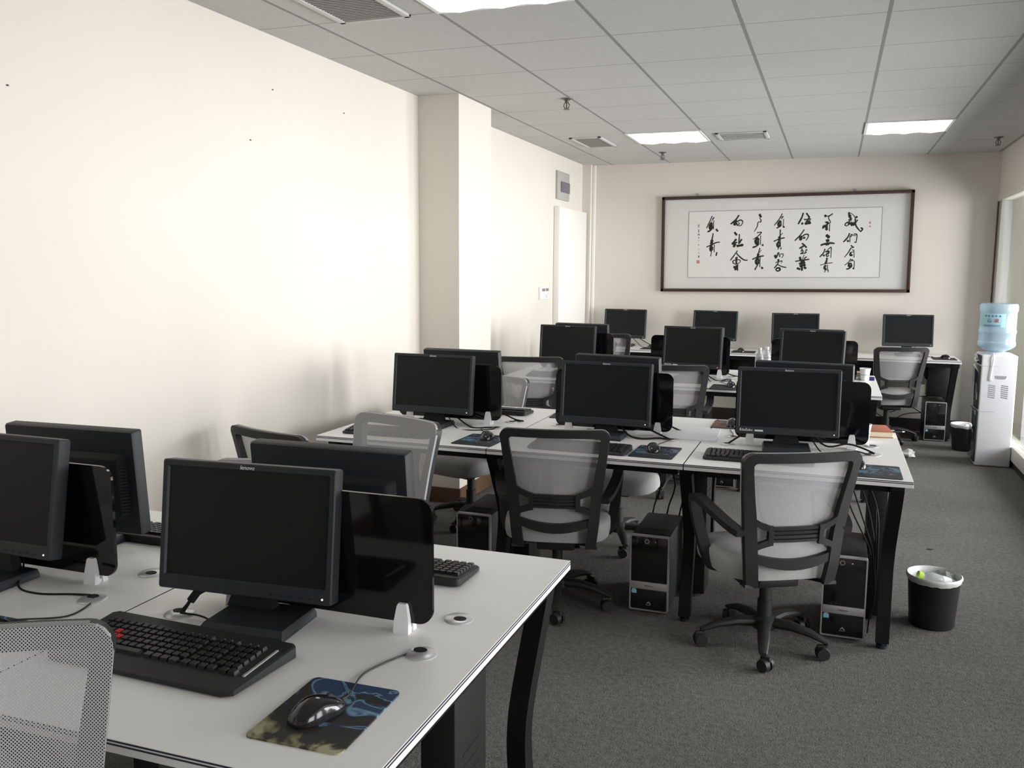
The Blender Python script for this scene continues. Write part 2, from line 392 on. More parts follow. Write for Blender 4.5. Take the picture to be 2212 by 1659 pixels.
# ------------------------------------------------------------------ the room
HC = 2.616; XL = -2.53; YB = 9.32; XP = 1.39; YF = -2.7; YP0, YP1 = 5.27, 5.83
b = MB(); b.box(((XL + XW) / 2, (YF + YB) / 2, -0.05), (XW - XL + 0.4, YB - YF + 0.4, 0.1)); struct('floor', b, M['carpet'])
b = MB(); b.box(((XL + XW) / 2, (YF + YB) / 2, HC + 0.05), (XW - XL + 0.4, YB - YF + 0.4, 0.1)); struct('ceiling', b, M['ceiling'])
b = MB(); b.box((XL - 0.1, (YF + YB) / 2, HC / 2), (0.2, YB - YF + 0.2, HC)); struct('wall_left', b, M['wall'])
b = MB(); b.box((XL + 0.14, (YP0 + YP1) / 2, HC / 2), (0.28, YP1 - YP0, HC)); struct('wall_left_column', b, M['wall'])
b = MB(); b.box(((XL + XP) / 2, YB + 0.1, HC / 2), (XP - XL, 0.2, HC)); struct('wall_back', b, M['wall'])
b = MB(); b.box(((XP + XW) / 2, YB + 0.1, HC / 2), (XW - XP, 0.2, HC)); struct('wall_back_next_room', b, M['wall_next'])
# front wall behind the camera
b = MB(); b.box(((XL + XW) / 2, YF - 0.1, HC / 2), (XW - XL + 0.2, 0.2, HC)); struct('wall_front', b, M['wall'])
# far right wall with its windows
b = MB(); ys = [YF]
for yc, wd, pw in WIN: ys += [yc - wd / 2, yc + wd / 2]
ys.append(YB)
for k in range(0, len(ys), 2): b.box((XW + 0.1, (ys[k] + ys[k + 1]) / 2, HC / 2), (0.2, max(0.02, ys[k + 1] - ys[k]), HC))
for yc, wd, pw in WIN:
    b.box((XW + 0.1, yc, 0.16), (0.2, wd, 0.32)); b.box((XW + 0.1, yc, 2.51), (0.2, wd, 0.22))
struct('wall_right', b, M['wall_next'])
for k, (yc, wd, pw) in enumerate(WIN):
    b = MB()
    for z in (0.345, 2.375): b.box((XW + 0.06, yc, z), (0.06, wd, 0.05))
    for y in (yc - wd / 2 + 0.025, yc, yc + wd / 2 - 0.025): b.box((XW + 0.06, y, 1.36), (0.06, 0.05, 2.0))
    wf = struct('window_%d' % (k + 1), b, M['alu'])
    b = MB(); b.box((XW + 0.06, yc, 1.36), (0.008, wd - 0.05, 2.0)); b.build('pane', M['glass'], wf)
# glass partition on the right
b = MB(); b.box((XP + 0.05, (YF + YB) / 2, (2.22 + HC) / 2), (0.1, YB - YF, HC - 2.22)); struct('wall_partition_header', b, M['wall'])
b = MB(); b.box((XP + 0.05, (YF + YB) / 2, 2.195), (0.12, YB - YF, 0.05), 0.004); struct('trim_1', b, M['cream_sill'])
b = MB(); b.box((XP + 0.05, (YF + YB) / 2, 0.115), (0.12, YB - YF, 0.11), 0.004); struct('trim_2', b, M['cream_sill'])
b = MB(); b.box((XP + 0.05, (YF + YB) / 2, 0.03), (0.09, YB - YF, 0.06)); struct('baseboard_right', b, M['dark_base'])
b = MB(); b.box((XP + 0.05, YB - 0.08, 1.17), (0.1, 0.16, 2.0), 0.004); struct('trim_3', b, M['alu'])
b = MB(); b.box((XP - 0.004, YB - 0.012, 1.17), (0.012, 0.022, 2.0)); struct('trim_4', b, M['brown_base'])
for k, y in enumerate((6.4, 4.0, 1.6, -0.8)):
    b = MB(); b.box((XP + 0.05, y, 1.17), (0.06, 0.05, 2.0)); struct('trim_%d' % (5 + k), b, M['alu'])
b = MB(); b.box((XP + 0.05, (YF + YB - 0.16) / 2, 1.17), (0.01, YB - 0.16 - YF, 2.0)); struct('window_partition', b, M['glass'])
# corner pilaster, white trims, open door leaf
b = MB(); b.box((XL + 0.045, YB - 0.05, HC / 2), (0.09, 0.10, HC)); struct('wall_corner_pilaster', b, M['wall'])
b = MB(); b.box((XL + 0.108, YB - 0.015, HC / 2), (0.034, 0.03, HC), 0.006); struct('trim_9', b, M['white_door'])
b = MB(); b.box((XL + 0.031, 8.70, 1.065), (0.058, 0.98, 2.11), 0.004); struct('door_1', b, M['white_door'])
# baseboards
b = MB(); b.box(((XL + XP) / 2, YB - 0.007, 0.06), (XP - XL, 0.014, 0.12)); struct('baseboard_back', b, M['dark_base'])
b = MB(); b.box((XL + 0.006, (YF + YP0) / 2, 0.05), (0.012, YP0 - YF, 0.10)); b.box((XL + 0.14, YP0 - 0.006, 0.05), (0.30, 0.012, 0.10))
b.box((XL + 0.286, (YP0 + YP1) / 2, 0.05), (0.012, YP1 - YP0, 0.10)); b.box((XL + 0.006, (YP1 + 8.2) / 2, 0.05), (0.012, 8.2 - YP1, 0.10)); struct('baseboard_left', b, M['brown_base'])
# old nails left in the wall
for (y, z), lb in zip(((3.695, 2.37), (4.347, 2.366), (3.511, 2.115), (2.237, 2.118)),
                      ('upper one of two, nearer the front of the left wall', 'high on the left wall, nearest the column', 'lower one near the middle of the left wall', 'near the front end of the left wall')):
    b = MB(); b.cyl((XL - 0.002, y, z), (XL + 0.006, y, z - 0.002), 0.0028, n=8); tag(b.build('wall_nail', M['nail']), 'tiny dark nail, ' + lb, 'nail', 'old nails in the left wall')

# ------------------------------------------------------------------ ceiling fixtures
def ceiling_lamp(x, y, label):
    t = thing('ceiling_light', label, 'ceiling light', (x, y, HC), 0, 'square ceiling lights')
    b = MB()
    for k in (-1, 1):
        b.box((k * 0.29, 0, -0.004), (0.02, 0.6, 0.008)); b.box((0, k * 0.29, -0.004), (0.56, 0.02, 0.008))
    b.build('trim_frame', M['lamp_white'], t)
    b = MB()
    rings = []
    for i in range(13):
        xx = -0.28 + 0.56 * i / 12; zz = -0.006 - 0.010 * (0.5 - 0.5 * math.cos(2 * PI * i / 4))
        rings.append([Vector((xx, -0.28, zz)), Vector((xx, 0.28, zz)), Vector((xx, 0.28, -0.002)), Vector((xx, -0.28, -0.002))])
    b.loft(rings); b.build('diffuser', M['lamp'], t)
ceiling_lamp(-1.334, 7.504, 'lit square ceiling light in the far part of the room, left one above the scroll')
ceiling_lamp(0.466, 7.504, 'lit square ceiling light in the far part of the room, right one')
ceiling_lamp(-1.334, 3.304, 'lit ceiling light cut off by the picture\'s top edge, beside the big air vent')

def air_vent(x, y, sx, sy, n, label, deep):
    t = thing('air_vent', label, 'air vent', (x, y, HC), 0, 'ceiling air vents')
    b = MB()
    for k in (-1, 1):
        b.box((k * (sx / 2 - 0.014), 0, -0.005), (0.028, sy, 0.012), 0.002); b.box((0, k * (sy / 2 - 0.010), -0.005), (sx, 0.02, 0.012), 0.002)
    b.build('frame', M['vent_light'], t)
    b = MB(); b.box((0, 0, -0.001), (sx - 0.03, sy - 0.03, 0.002)); b.build('throat', M['vent_dark'], t)
    b = MB(); st = (sy - 0.04) / n
    for i in range(n):
        b.box((0, -sy / 2 + 0.02 + (i + 0.5) * st, -0.005), (sx - 0.05, st * (0.42 if deep else 0.60), 0.003), rot=Matrix.Rotation(0.0 if deep else 0.12, 3, 'X'))
    b.build('slats', M['vent_light' if deep else 'vent_slat'], t)
    return t
air_vent(-1.93, 3.31, 0.34, 0.59, 26, 'large louvred ceiling air vent near the top of the picture', False)
air_vent(-1.99, 7.60, 0.27, 0.60, 26, 'narrow grey ceiling air vent at the far end, beside the left wall', False)
t = air_vent(-0.75, 7.60, 0.40, 0.40, 5, 'square ceiling air vent with open slats between the two far lamps', True)
def sprinkler(x, y, label):
    t = thing('fire_sprinkler', label, 'sprinkler', (x, y, HC), 0, 'ceiling fire sprinklers')
    b = MB(); b.lathe([(0.038, 0), (0.036, -0.004), (0.016, -0.010), (0.016, -0.014)]); b.build('rosette', M['brass'], t)
    b = MB(); b.cyl((0, 0, -0.012), (0, 0, -0.028), 0.010)
    for k in (-1, 1): b.tube([(k * 0.010, 0, -0.024), (k * 0.018, 0, -0.045), (k * 0.004, 0, -0.068)], 0.0035, 6)
    b.cyl((0, 0, -0.028), (0, 0, -0.062), 0.004); b.build('frame', M['brass'], t)
    b = MB(); b.cyl((0, 0, -0.066), (0, 0, -0.069), 0.021); b.build('deflector', M['brass'], t)
sprinkler(-1.66, 5.64, 'fire sprinkler hanging from the ceiling nearest the camera, right of the column')
sprinkler(-1.555, 8.46, 'fire sprinkler on the far ceiling, behind the left far lamp')
sprinkler(1.20, 8.30, 'fire sprinkler in the far right corner of the ceiling')

# ------------------------------------------------------------------ left wall fittings
t = thing('electrical_box', 'grey electrical box high on the left wall above the door', 'electrical box', (XL, 8.46, 2.33))
b = MB(); b.box((0.011, 0, 0), (0.022, 0.40, 0.265), 0.003); b.build('cover', M['panel_grey'], t)
b = MB(); b.box((0.026, 0.045, -0.01), (0.010, 0.29, 0.10), 0.003); b.build('breaker_window', M['panel_purple'], t)
t = thing('wall_controller', 'small white wall control panel with two grey displays, left of the door', 'control panel', (XL, 7.90, 1.315))
b = MB(); b.box((0.009, 0, 0), (0.018, 0.27, 0.112), 0.003); b.build('plate', M['white_plastic'], t)
for y in (-0.035, 0.075):
    b = MB(); b.box((0.019, y, 0.028), (0.003, 0.085, 0.026)); b.build('display', M['lcd'], t)
b = MB()
for y, z in ((-0.02, -0.005), (0.09, -0.005), (0.04, -0.025), (0.06, -0.025), (0.04, -0.04), (0.06, -0.04)): b.box((0.019, y, z), (0.004, 0.012, 0.007), 0.001)
b.build('buttons', M['panel_grey'], t)

# ------------------------------------------------------------------ desks
DW, DD, DZ = 0.8763, 1.1788, 0.743
def tabletop(dw, dd, parent):
    b = MB(); b.box((0, 0, DZ - 0.0125), (dw - 0.005, dd, 0.025), 0.0008, 1); tp = b.build('tabletop', M['laminate'], parent)
    b = MB()
    for z in (DZ - 0.0024, DZ - 0.0088):
        for k in (-1, 1):
            b.box((0, k * (dd / 2), z), (dw - 0.005, 0.0016, 0.0030)); b.box((k * (dw / 2 - 0.0025), 0, z), (0.0016, dd, 0.0030))
    b.build('edge_stripes', M['stripe'], tp)
def grommet(parent, x, y, rz):
    t = MB().lathe([(0.034, 0.0), (0.034, 0.002), (0.030, 0.0045), (0.006, 0.0055)], n=24).build('cable_grommet', M['grommet'], parent, loc=(x, y, DZ)); t.rotation_euler = (0, 0, rz)
    b = MB(); b.prism([(0.015 * math.cos(a) - 0.006, 0.012 * math.sin(a) + 0.008) for a in [2 * PI * k / 14 for k in range(14)]], lambda u, v, w_: Vector((u, v, 0.0052 + w_)), 0.0012)
    b.build('cable_slot', M['hole'], t)
def leg_bar(pts, x, s, parent, yc=0.0):
    b = MB(); P = [(x + dx, yc + s * y, z) for dx, y, z in pts]
    b.rectsweep(catmull([Vector(p) for p in P], 5), 0.05, 0.055)
    b.build('leg', M['black_metal'], parent)
LEGP = [(0.0, 0.50, 0.70), (-0.003, 0.445, 0.61), (-0.012, 0.362, 0.46), (-0.017, 0.338, 0.38), (-0.023, 0.348, 0.28), (-0.032, 0.415, 0.02)]
def foot(parent, x, y):
    b = MB(); b.cyl((x, y, 0.0), (x, y, 0.012), 0.022); b.cyl((x, y, 0.01), (x, y, 0.03), 0.008); b.build('foot_glide', M['bezel'], parent)
def cable_duct(parent, x, y, wx=0.08, wy=0.18, z0=0.01):
    b = MB(); b.box((x, y, (0.71 + z0) / 2), (wx, wy, 0.71 - z0), 0.003); b.mark(0)
    for z in (0.645, 0.675, 0.44, 0.47, 0.50):
        for k in (-1, 1):
            b.box((x + k * wx / 2, y, z), (0.002, wy * 0.5, 0.007)); b.box((x, y + k * wy / 2, z), (wx * 0.6, 0.002, 0.007))
    b.mark(1); b.build('cable_duct', [M['duct'], M['hole']], parent)
def desk(xr, y, label, group, last=False, inner=False):
    """one two-sided desk whose right edge is at xr"""
    t = thing('office_desk', label, 'desk', (xr - DW / 2, y, 0), 0, group)
    tabletop(DW, DD, t)
    for sx in (-1, 1):
        for sy in (-1, 1): grommet(t, sx * 0.31, sy * 0.10, 0 if sy < 0 else PI)
    for sd in ((1, -1) if last else (1,)):
        seam = inner and sd == 1
        x = sd * (DW / 2 - (0.0 if seam else 0.052))
        for s in (-1, 1):
            pts = [(0 if seam else sd * p[0] * 0.5, p[1], p[2]) for p in LEGP]
            leg_bar(pts, x, s, t); foot(t, x - (0 if seam else sd * 0.016), s * 0.412)
        b = MB(); b.box((x, 0, 0.70), (0.05, 1.04, 0.036)); b.build('cross_beam', M['black_metal'], t)
        cable_duct(t, x - (0 if seam else sd * 0.045), 0)
    for s in (-1, 1):
        b = MB(); b.box((0, s * 0.49, 0.697), (DW - 0.075, 0.03, 0.04)); b.build('rail', M['black_metal'], t)
    return t
ROWS = {'F': (-0.644, 1.704, 'front row'), 'M': (0.328, 4.226, 'second row'), 'T': (0.331, 6.68, 'third row')}
POS3 = ['right', 'middle', 'left']
for r, (xr, yc, nm) in ROWS.items():
    n = 2 if r == 'F' else 3
    for k in range(n):
        side = ('right', 'left')[k] if n == 2 else POS3[k]
        desk(xr - k * DW, yc, 'white two-sided office desk on black legs, %s desk of the %s' % (side, nm), 'white two-sided office desks', last=(k == n - 1), inner=k > 0)
BX = 1.105; BY = 9.015
def back_desk(xr, label, last, first):
    t = thing('one_sided_desk', label, 'desk', (xr - DW / 2, BY, 0), 0, 'white desks along the back wall')
    tabletop(DW, 0.60, t)
    for sd in ((1, -1) if last else (1,)):
        x = sd * (DW / 2 - 0.04)
        leg_bar([(0, 0.22, 0.70), (-0.01 * sd, 0.17, 0.55), (-0.02 * sd, 0.11, 0.36), (-0.03 * sd, 0.12, 0.22), (-0.03 * sd, 0.17, 0.02)], x, -1, t)
        leg_bar([(0, 0.24, 0.70), (-0.03 * sd, 0.24, 0.02)], x, 1, t)
        foot(t, x - 0.03 * sd, -0.175)
        b = MB(); b.box((x, 0, 0.70), (0.05, 0.5, 0.036)); b.build('cross_beam', M['black_metal'], t)
        cable_duct(t, x - sd * 0.115, 0.03, 0.18, 0.15, 0.385)
    b = MB(); b.box((0, -0.23, 0.697), (DW - 0.02, 0.03, 0.04)); b.build('rail', M['black_metal'], t)
    b = MB(); b.box((0, 0.0, 0.62), (DW - 0.02, 0.02, 0.16)); b.build('modesty_panel', M['black_metal'], t)
for k, nm in enumerate(('rightmost of the four, nearest the water dispenser', 'second from the right', 'third from the right', 'leftmost of the four, by the door')):
    back_desk(BX - k * DW, 'white desk against the back wall, ' + nm, k == 3, k == 0)

# ------------------------------------------------------------------ desk dividers
def make_divider():
    t = thing('desk_divider', '', 'divider', (0, 0, 0), 0, 'black acrylic desk dividers')
    b = MB(); b.prism(rrect(0.292, 0.142, 0.035, 6), lambda u, v, w_: Vector((u, w_ - 0.004, 0.764 + 0.142 + v)), 0.008); b.build('acrylic_panel', M['acrylic'], t)
    for s in (-1, 1):
        b = MB(); prof = [(-0.030, 0), (0.030, 0), (0.028, 0.03), (0.020, 0.060), (0.015, 0.066), (-0.015, 0.066), (-0.020, 0.060), (-0.028, 0.03)]
        for k in (-1, 1):
            b.prism(prof, lambda u, v, w_, s=s, k=k: Vector((s * 0.222 + u * 0.62, k * (0.005 + w_ * (1 - 0.45 * v / 0.066)), DZ + v)), 0.017)
        b.box((s * 0.222, 0, DZ + 0.005), (0.030, 0.022, 0.0099), 0.002); b.build('clip', M['white_plastic'], t)
    return t
div0 = None
for r, (xr, yc, nm) in ROWS.items():
    n = 2 if r == 'F' else 3
    for k in range(n):
        side = ('right', 'left')[k] if n == 2 else POS3[k]
        lb = 'glossy black divider in white clips standing on the %s desk of the %s' % (side, nm)
        loc = (xr - (k + 0.5) * DW, yc, 0)
        if div0 is None:
            div0 = make_divider(); div0.location = loc; div0['label'] = lb
        else: dup(div0, loc, 0, lb)

# ------------------------------------------------------------------ monitors
WM, HM = 0.443, 0.300
LOGO = text_mesh('lenovo', 0.0135, M['text'], 0.2); EDU = text_mesh('Edu\u014fsku', 0.0165, M['text'])
def make_monitor():
    """front face in the plane y=0 looking to -Y, pivot at the middle of the lower edge; everything tilts but the stand"""
    t = thing('monitor', '', 'monitor')
    head = Matrix.Identity(4)
    sx, z0, z1 = 0.204, 0.034, 0.283
    b = MB()
    out = rrect(WM / 2, HM / 2, 0.006, 3, 0, HM / 2); inn = rrect(sx + 0.004, (z1 - z0) / 2 + 0.004, 0.003, 3, 0, (z0 + z1) / 2); scr = rrect(sx, (z1 - z0) / 2, 0.002, 3, 0, (z0 + z1) / 2)
    bev = rrect(WM / 2 - 0.003, HM / 2 - 0.003, 0.005, 3, 0, HM / 2)
    rings = [[Vector((u, 0.005, v)) for u, v in scr], [Vector((u, 0.0, v)) for u, v in inn], [Vector((u, 0.0, v)) for u, v in bev], [Vector((u, 0.003, v)) for u, v in out], [Vector((u, 0.034, v)) for u, v in out],
             [Vector((u * 0.985, 0.040, 0.15 + (v - 0.15) * 0.98)) for u, v in out]]
    b.loft(rings, cap0=False, cap1=True); b.build('bezel', M['bezel'], t)
    b = MB(); b.box((0, 0.0075, (z0 + z1) / 2), (2 * sx, 0.004, z1 - z0)); b.build('screen', M['screen'], t)
    b = MB()
    q = lambda hx, hz, y: [Vector((u, y, v)) for u, v in rrect(hx, hz, 0.012, 3, 0, 0.135)]
    b.loft([q(0.192, 0.100, 0.039), q(0.172, 0.088, 0.054), q(0.168, 0.084, 0.057)], cap0=False); b.mark(0)
    for k in range(16):
        z = 0.065 + k * 0.009
        for s in (-1, 1): b.box((s * 0.1825, 0.0475, z), (0.024, 0.0025, 0.003), rot=Matrix.Rotation(s * -0.64, 3, 'Z'))
    b.mark(1); b.build('back_cover', [M['backcover'], M['bezel']], t)
    link_mesh('logo', LOGO, t, (0, -0.0003, 0.2915), (PI / 2, 0, 0))
    b = MB()
    for k in range(5): b.box((0.075 + k * 0.024, -0.0005, 0.012), (0.010, 0.002, 0.004), 0.0008, 1)
    b.build('buttons', M['backcover'], t)
    b = MB(); b.cyl((0.200, -0.0012, 0.013), (0.200, 0.002, 0.013), 0.0022, n=8); b.build('power_light', M['led_white'], t)
    return t
STAND = {}
def stand_parts(t, zb, rz_off=0.0):
    """stand below a tilted head, in an untilted frame; zb height of lower edge above the table"""
    b = MB(); f = [(-0.103, -0.086), (0.103, -0.086), (0.103, 0.073), (-0.103, 0.073)]
    b.loft([[Vector((u * k, v * k2 + dy, z)) for u, v in f] for k, k2, dy, z in ((1, 1, 0, 0), (1, 1, 0, 0.010), (0.94, 0.90, 0.006, 0.022))]); b.build('stand_base', M['bezel'], t)
    b = MB()
    b.loft([[Vector((u, v + y, z)) for u, v in ((-hx, -0.014), (hx, -0.014), (hx, 0.014), (-hx, 0.014))] for hx, y, z in ((0.060, 0.045, 0.020), (0.045, 0.050, 0.06), (0.045, 0.052, 0.16))]); b.build('stand_neck', M['backcover'], t)
mon_head = make_monitor()
def monitor(x, y, zb, rz, tilt, label, edu=False, led=None, first=[True]):
    """places a monitor: the thing's Empty stands on the table, the head parts are tilted inside it"""
    t = thing('monitor', label, 'monitor', (x, y, DZ), rz, 'black office monitors')
    for ch in mon_head.children:
        c = ch.copy(); C.objects.link(c); c.parent = t
        rot = Matrix.Translation((0, 0, zb - DZ)) @ Matrix.Rotation(-tilt, 4, 'X') @ ch.matrix_basis
        c.matrix_basis = rot
        if ch.name.split('.')[0] == 'power_light' and led: c.data = led
        for g in ch.children:
            d = g.copy(); C.objects.link(d); d.parent = c
    hd = Matrix.Translation((0, 0, zb - DZ)) @ Matrix.Rotation(-tilt, 4, 'X')
    if edu:
        o = link_mesh('brand_print', EDU, t); o.matrix_basis = hd @ Matrix.Translation((-0.176, -0.0003, 0.018)) @ Matrix.Rotation(PI / 2, 4, 'X')
        b = MB()
        for k in range(6): b.box((-0.136 + k * 0.0062, -0.0004, 0.0165), (0.005, 0.0008, 0.0075))
        o = b.build('small_print', M['text'], t); o.matrix_basis = hd
    if STAND:
        for n, me in STAND.items(): link_mesh(n, me, t)
    else:
        stand_parts(t, zb)
        for c in t.children:
            nm = c.name.split('.')[0]
            if nm.startswith('stand_'): STAND[nm] = c.data
    return t
redled = MB().cyl((0.200, -0.0015, 0.013), (0.200, 0.002, 0.013), 0.0035, n=8).mesh('power_light', M['led_red'])
DN, DF = 'facing the camera on the near side of the ', 'seen from behind on the far side of the '
MON = {
 'F1n': (-1.228, 1.62, .802, .075, .134, 'black monitor ' + DN + 'front row, right desk'),
 'F2n': (-2.002, 1.609, .822, -.008, .165, 'black monitor cut off by the picture\'s left edge, front row, near side'),
 'F1f': (-1.168, 1.953, .804, PI + .015, .094, 'black monitor ' + DF + 'front row, right desk'),
 'F2f': (-2.016, 1.963, .795, PI + .05, .075, 'black monitor ' + DF + 'front row, left desk'),
 'M3n': (-1.903, 4.081, .807, -.015, .119, 'black monitor ' + DN + 'second row, left desk'),
 'M2n': (-1.002, 4.10, .802, -.01, .124, 'black monitor ' + DN + 'second row, middle desk'),
 'M1n': (-0.164, 4.10, .807, .072, .06, 'black monitor with printed lettering under its screen, second row, right desk'),
 'M3f': (-1.866, 4.47, .811, PI - .015, .15, 'black monitor ' + DF + 'second row, left desk'),
 'M2f': (-0.992, 4.406, .816, PI - .116, .114, 'black monitor mostly hidden behind the middle one of the second row'),
 'M1f': (-0.105, 4.413, .816, PI - .109, .112, 'black monitor mostly hidden behind the lettered one of the second row'),
 'T3n': (-1.886, 6.478, .816, -.057, .109, 'black monitor ' + DN + 'third row, left desk'),
 'T3f': (-1.84, 6.837, .816, PI - .121, .12, 'black monitor ' + DF + 'third row, left desk'),
 'T2n': (-0.953, 6.532, .826, -.196, .08, 'black monitor with a red power light and lettering, third row, middle desk'),
 'T2f': (-0.97, 6.84, .812, PI - .02, .11, 'black monitor almost hidden behind the red-lit one of the third row'),
 'T1n': (-0.127, 6.535, .827, -.25, .116, 'black monitor ' + DN + 'third row, right desk'),
 'T1f': (-0.13, 6.84, .818, PI - .02, .11, 'black monitor almost hidden behind the right one of the third row'),
 'B1': (-2.024, 9.096, .827, -.044, .145, 'black monitor on the back wall desks, leftmost of four'),
 'B2': (-1.108, 9.108, .83, -.1, .146, 'black monitor on the back wall desks, second from the left'),
 'B3': (-0.326, 9.063, .823, .115, .114, 'black monitor on the back wall desks, third from the left'),
 'B4': (0.684, 9.102, .832, .099, .132, 'black monitor on the back wall desks, rightmost, above a mesh chair'),
}
mons = {}
for k, a in MON.items(): mons[k] = monitor(*a, edu=k in ('M1n', 'T2n'), led=redled if k in ('T2n',) else None)
for c in mons['F1n'].children:                                    # its head is pushed a little off the middle of its foot
    if c.name.startswith('stand_base'): c.location.x += 0.045
for ch in list(mon_head.children):
    for g in list(ch.children): bpy.data.objects.remove(g)
    bpy.data.objects.remove(ch)
bpy.data.objects.remove(mon_head)

# ------------------------------------------------------------------ keyboards
def key_layout(b, w_, rows, x0, y0, z0, slope, skip=None, only=None):
    for r in range(rows):
        yk = y0 + r * 0.0195; n = 22 if r else 17; x = x0
        for i in range(n):
            kw = 0.019 if r else (0.105 if i == 4 else 0.0215)
            gap = i in (15, 18) if r else i in (9, 13)
            if gap: x += 0.008
            if x + kw > x0 + w_: break
            ok = (r, i) not in (skip or ()) if only is None else (r, i) in only
            if ok:
                b.box((x + kw / 2, yk, z0 + slope * (yk - y0) + 0.004), (kw - 0.003, 0.0165, 0.010), taper=(0.78, 0.78), rot=Matrix.Rotation(math.atan(slope), 3, 'X'))
            x += kw
WASD = {(3, 3), (2, 2), (2, 3), (2, 4)}
def make_keyboard(gaming):
    t = thing('keyboard', '', 'keyboard')
    b = MB()
    if gaming:
        base = [(-0.235, -0.100), (-0.215, -0.112), (0.215, -0.112), (0.235, -0.100), (0.245, 0.085), (0.235, 0.095), (-0.235, 0.095), (-0.245, 0.085)]
        hz = lambda y: 0.015 + 0.065 * (y + 0.11)
    else:
        base = rrect(0.225, 0.075, 0.014, 3); hz = lambda y: 0.013 + 0.08 * (y + 0.075)
    b.loft([[Vector((u, v, 0.003)) for u, v in base], [Vector((u, v, hz(v) - 0.003)) for u, v in base], [Vector((u * 0.985, v * 0.97, hz(v))) for u, v in base]])
    b.build('case', M['black'], t)
    sl = 0.065 if gaming else 0.08; y0 = -0.052 if gaming else -0.055; z0 = hz(y0) - 0.001
    b = MB(); key_layout(b, 0.430, 6, -0.214, y0, z0, sl, skip=WASD if gaming else None); b.build('keycaps', M['key'], t)
    if gaming:
        b = MB(); key_layout(b, 0.430, 6, -0.214, y0, z0, sl, only=WASD); b.build('red_keycaps', M['red_key'], t)
        b = MB(); b.box((0.2225, 0.0, hz(0.0) + 0.0008), (0.005, 0.11, 0.003), rot=Matrix.Rotation(math.atan(sl), 3, 'X')); b.build('side_bar', M['silver'], t)
    else:
        b = MB()
        for s in (-1, 1): b.box((s * 0.19, 0.065, 0.006), (0.025, 0.012, 0.012), 0.002)
        b.build('rear_foot', M['black'], t)
    return t
kg = make_keyboard(True); kg.location = (-1.252, 1.417, DZ); kg.rotation_euler = (0, 0, -0.03); kg['label'] = 'black gaming keyboard with red letter keys, beside the printed mouse pad on the front row'
kp = make_keyboard(False); G = 'plain black keyboards'; kp['group'] = G
kp.location = (-1.075, 2.06, DZ); kp.rotation_euler = (0, 0, PI); kp['label'] = 'black keyboard peeking out right of the divider, far side of the front row'
for x, y, rz, lb in ((-1.86, 2.07, PI, 'black keyboard behind the left divider, far side of the front row'),
                     (-1.985, 3.80, 0.03, 'black keyboard behind a light mesh chair back, near side of the second row, left desk'),
                     (-1.03, 3.775, -0.02, 'black keyboard seen partly through the middle mesh chair, second row, middle desk'),
                     (-0.262, 3.83, 0.0, 'black keyboard in front of the lettered monitor, second row, right desk'),
                     (-1.765, 4.60, PI - 0.02, 'black keyboard on the far side of the second row, left desk'),
                     (-1.90, 6.30, 0.0, 'black keyboard seen through a mesh chair back, third row, left desk'),
                     (-1.03, 6.33, 0.1, 'black keyboard below the red-lit monitor, third row, middle desk')):
    dup(kp, (x, y, DZ), rz, lb, G)

# ------------------------------------------------------------------ mice, pads and their cables
def pad(x, y, sx, sy, rz, m, label):
    b = MB(); b.prism(rrect(sx / 2, sy / 2, 0.012, 4), lambda u, v, w_: Vector((u, v, w_)), 0.003)
    o = b.build('mouse_pad', m); o.location = (x, y, DZ); o.rotation_euler = (0, 0, rz); tag(o, label, 'mouse pad', 'mouse pads on the desks')
    return o
def make_mouse():
    t = thing('mouse', '', 'mouse')
    b = MB(); rings = []
    n = 16
    for i in range(13):
        f = i / 12; yy = -0.056 + 0.112 * f
        hw = 0.033 * (math.sin(PI * (0.04 + 0.92 * f)) ** 0.42) * (1 - 0.10 * math.exp(-((f - 0.55) / 0.15) ** 2)); hh = 0.039 * (math.sin(PI * (0.04 + 0.92 * f)) ** 0.6) * (1.0 - 0.30 * max(0, f - 0.4) / 0.6)
        rings.append([Vector((hw * math.cos(PI * k / n) * (1.0), yy, 0.001 + hh * math.sin(PI * k / n) ** 0.8)) for k in range(n + 1)])
    b.loft(rings); b.build('shell', M['gloss_black'], t, 60)
    b = MB(); b.cyl((-0.0035, 0.026, 0.0235), (0.0035, 0.026, 0.0235), 0.0085, n=14); b.build('scroll_wheel', M['black'], t)
    return t
mouse0 = make_mouse()
def mouse(x, y, rz, label, cable=None, z=DZ + 0.003, first=[True]):
    if first[0]:
        t = mouse0; t.location = (x, y, z); t.rotation_euler = (0, 0, rz); t['label'] = label; t['group'] = 'black computer mice'; first[0] = False
    else:
        t = mouse0.copy(); C.objects.link(t); t.location = (x, y, z); t.rotation_euler = (0, 0, rz); t['label'] = label
        for ch in mouse0.children:
            if ch.name.startswith('cable'): continue
            c = ch.copy(); C.objects.link(c); c.parent = t
    if cable:
        inv = (Matrix.Translation((x, y, z)) @ Matrix.Rotation(rz, 4, 'Z')).inverted()
        b = MB(); b.tube([inv @ Vector(p) for p in cable], 0.0019, 6); b.build('cable', M['grey_cable'], t)
    return t
H = DZ + 0.0025
pad(-0.825, 1.318, 0.186, 0.236, 0.02, M['pad_art'], 'mouse pad printed in blue and olive at the near right corner of the front row')
mouse(-0.834, 1.303, 0.12 - 0.5, 'shiny black mouse on the blue and olive pad, nearest the camera', [(-0.812, 1.352, DZ + .014), (-0.815, 1.385, H + .006), (-0.838, 1.47, H), (-0.825, 1.53, H), (-0.80, 1.59, H), (-0.778, 1.612, H + .003)])
pad(-1.715, 1.33, 0.186, 0.236, 0.0, M['pad_art'], 'printed mouse pad behind the front left mesh chair, at the left picture edge')
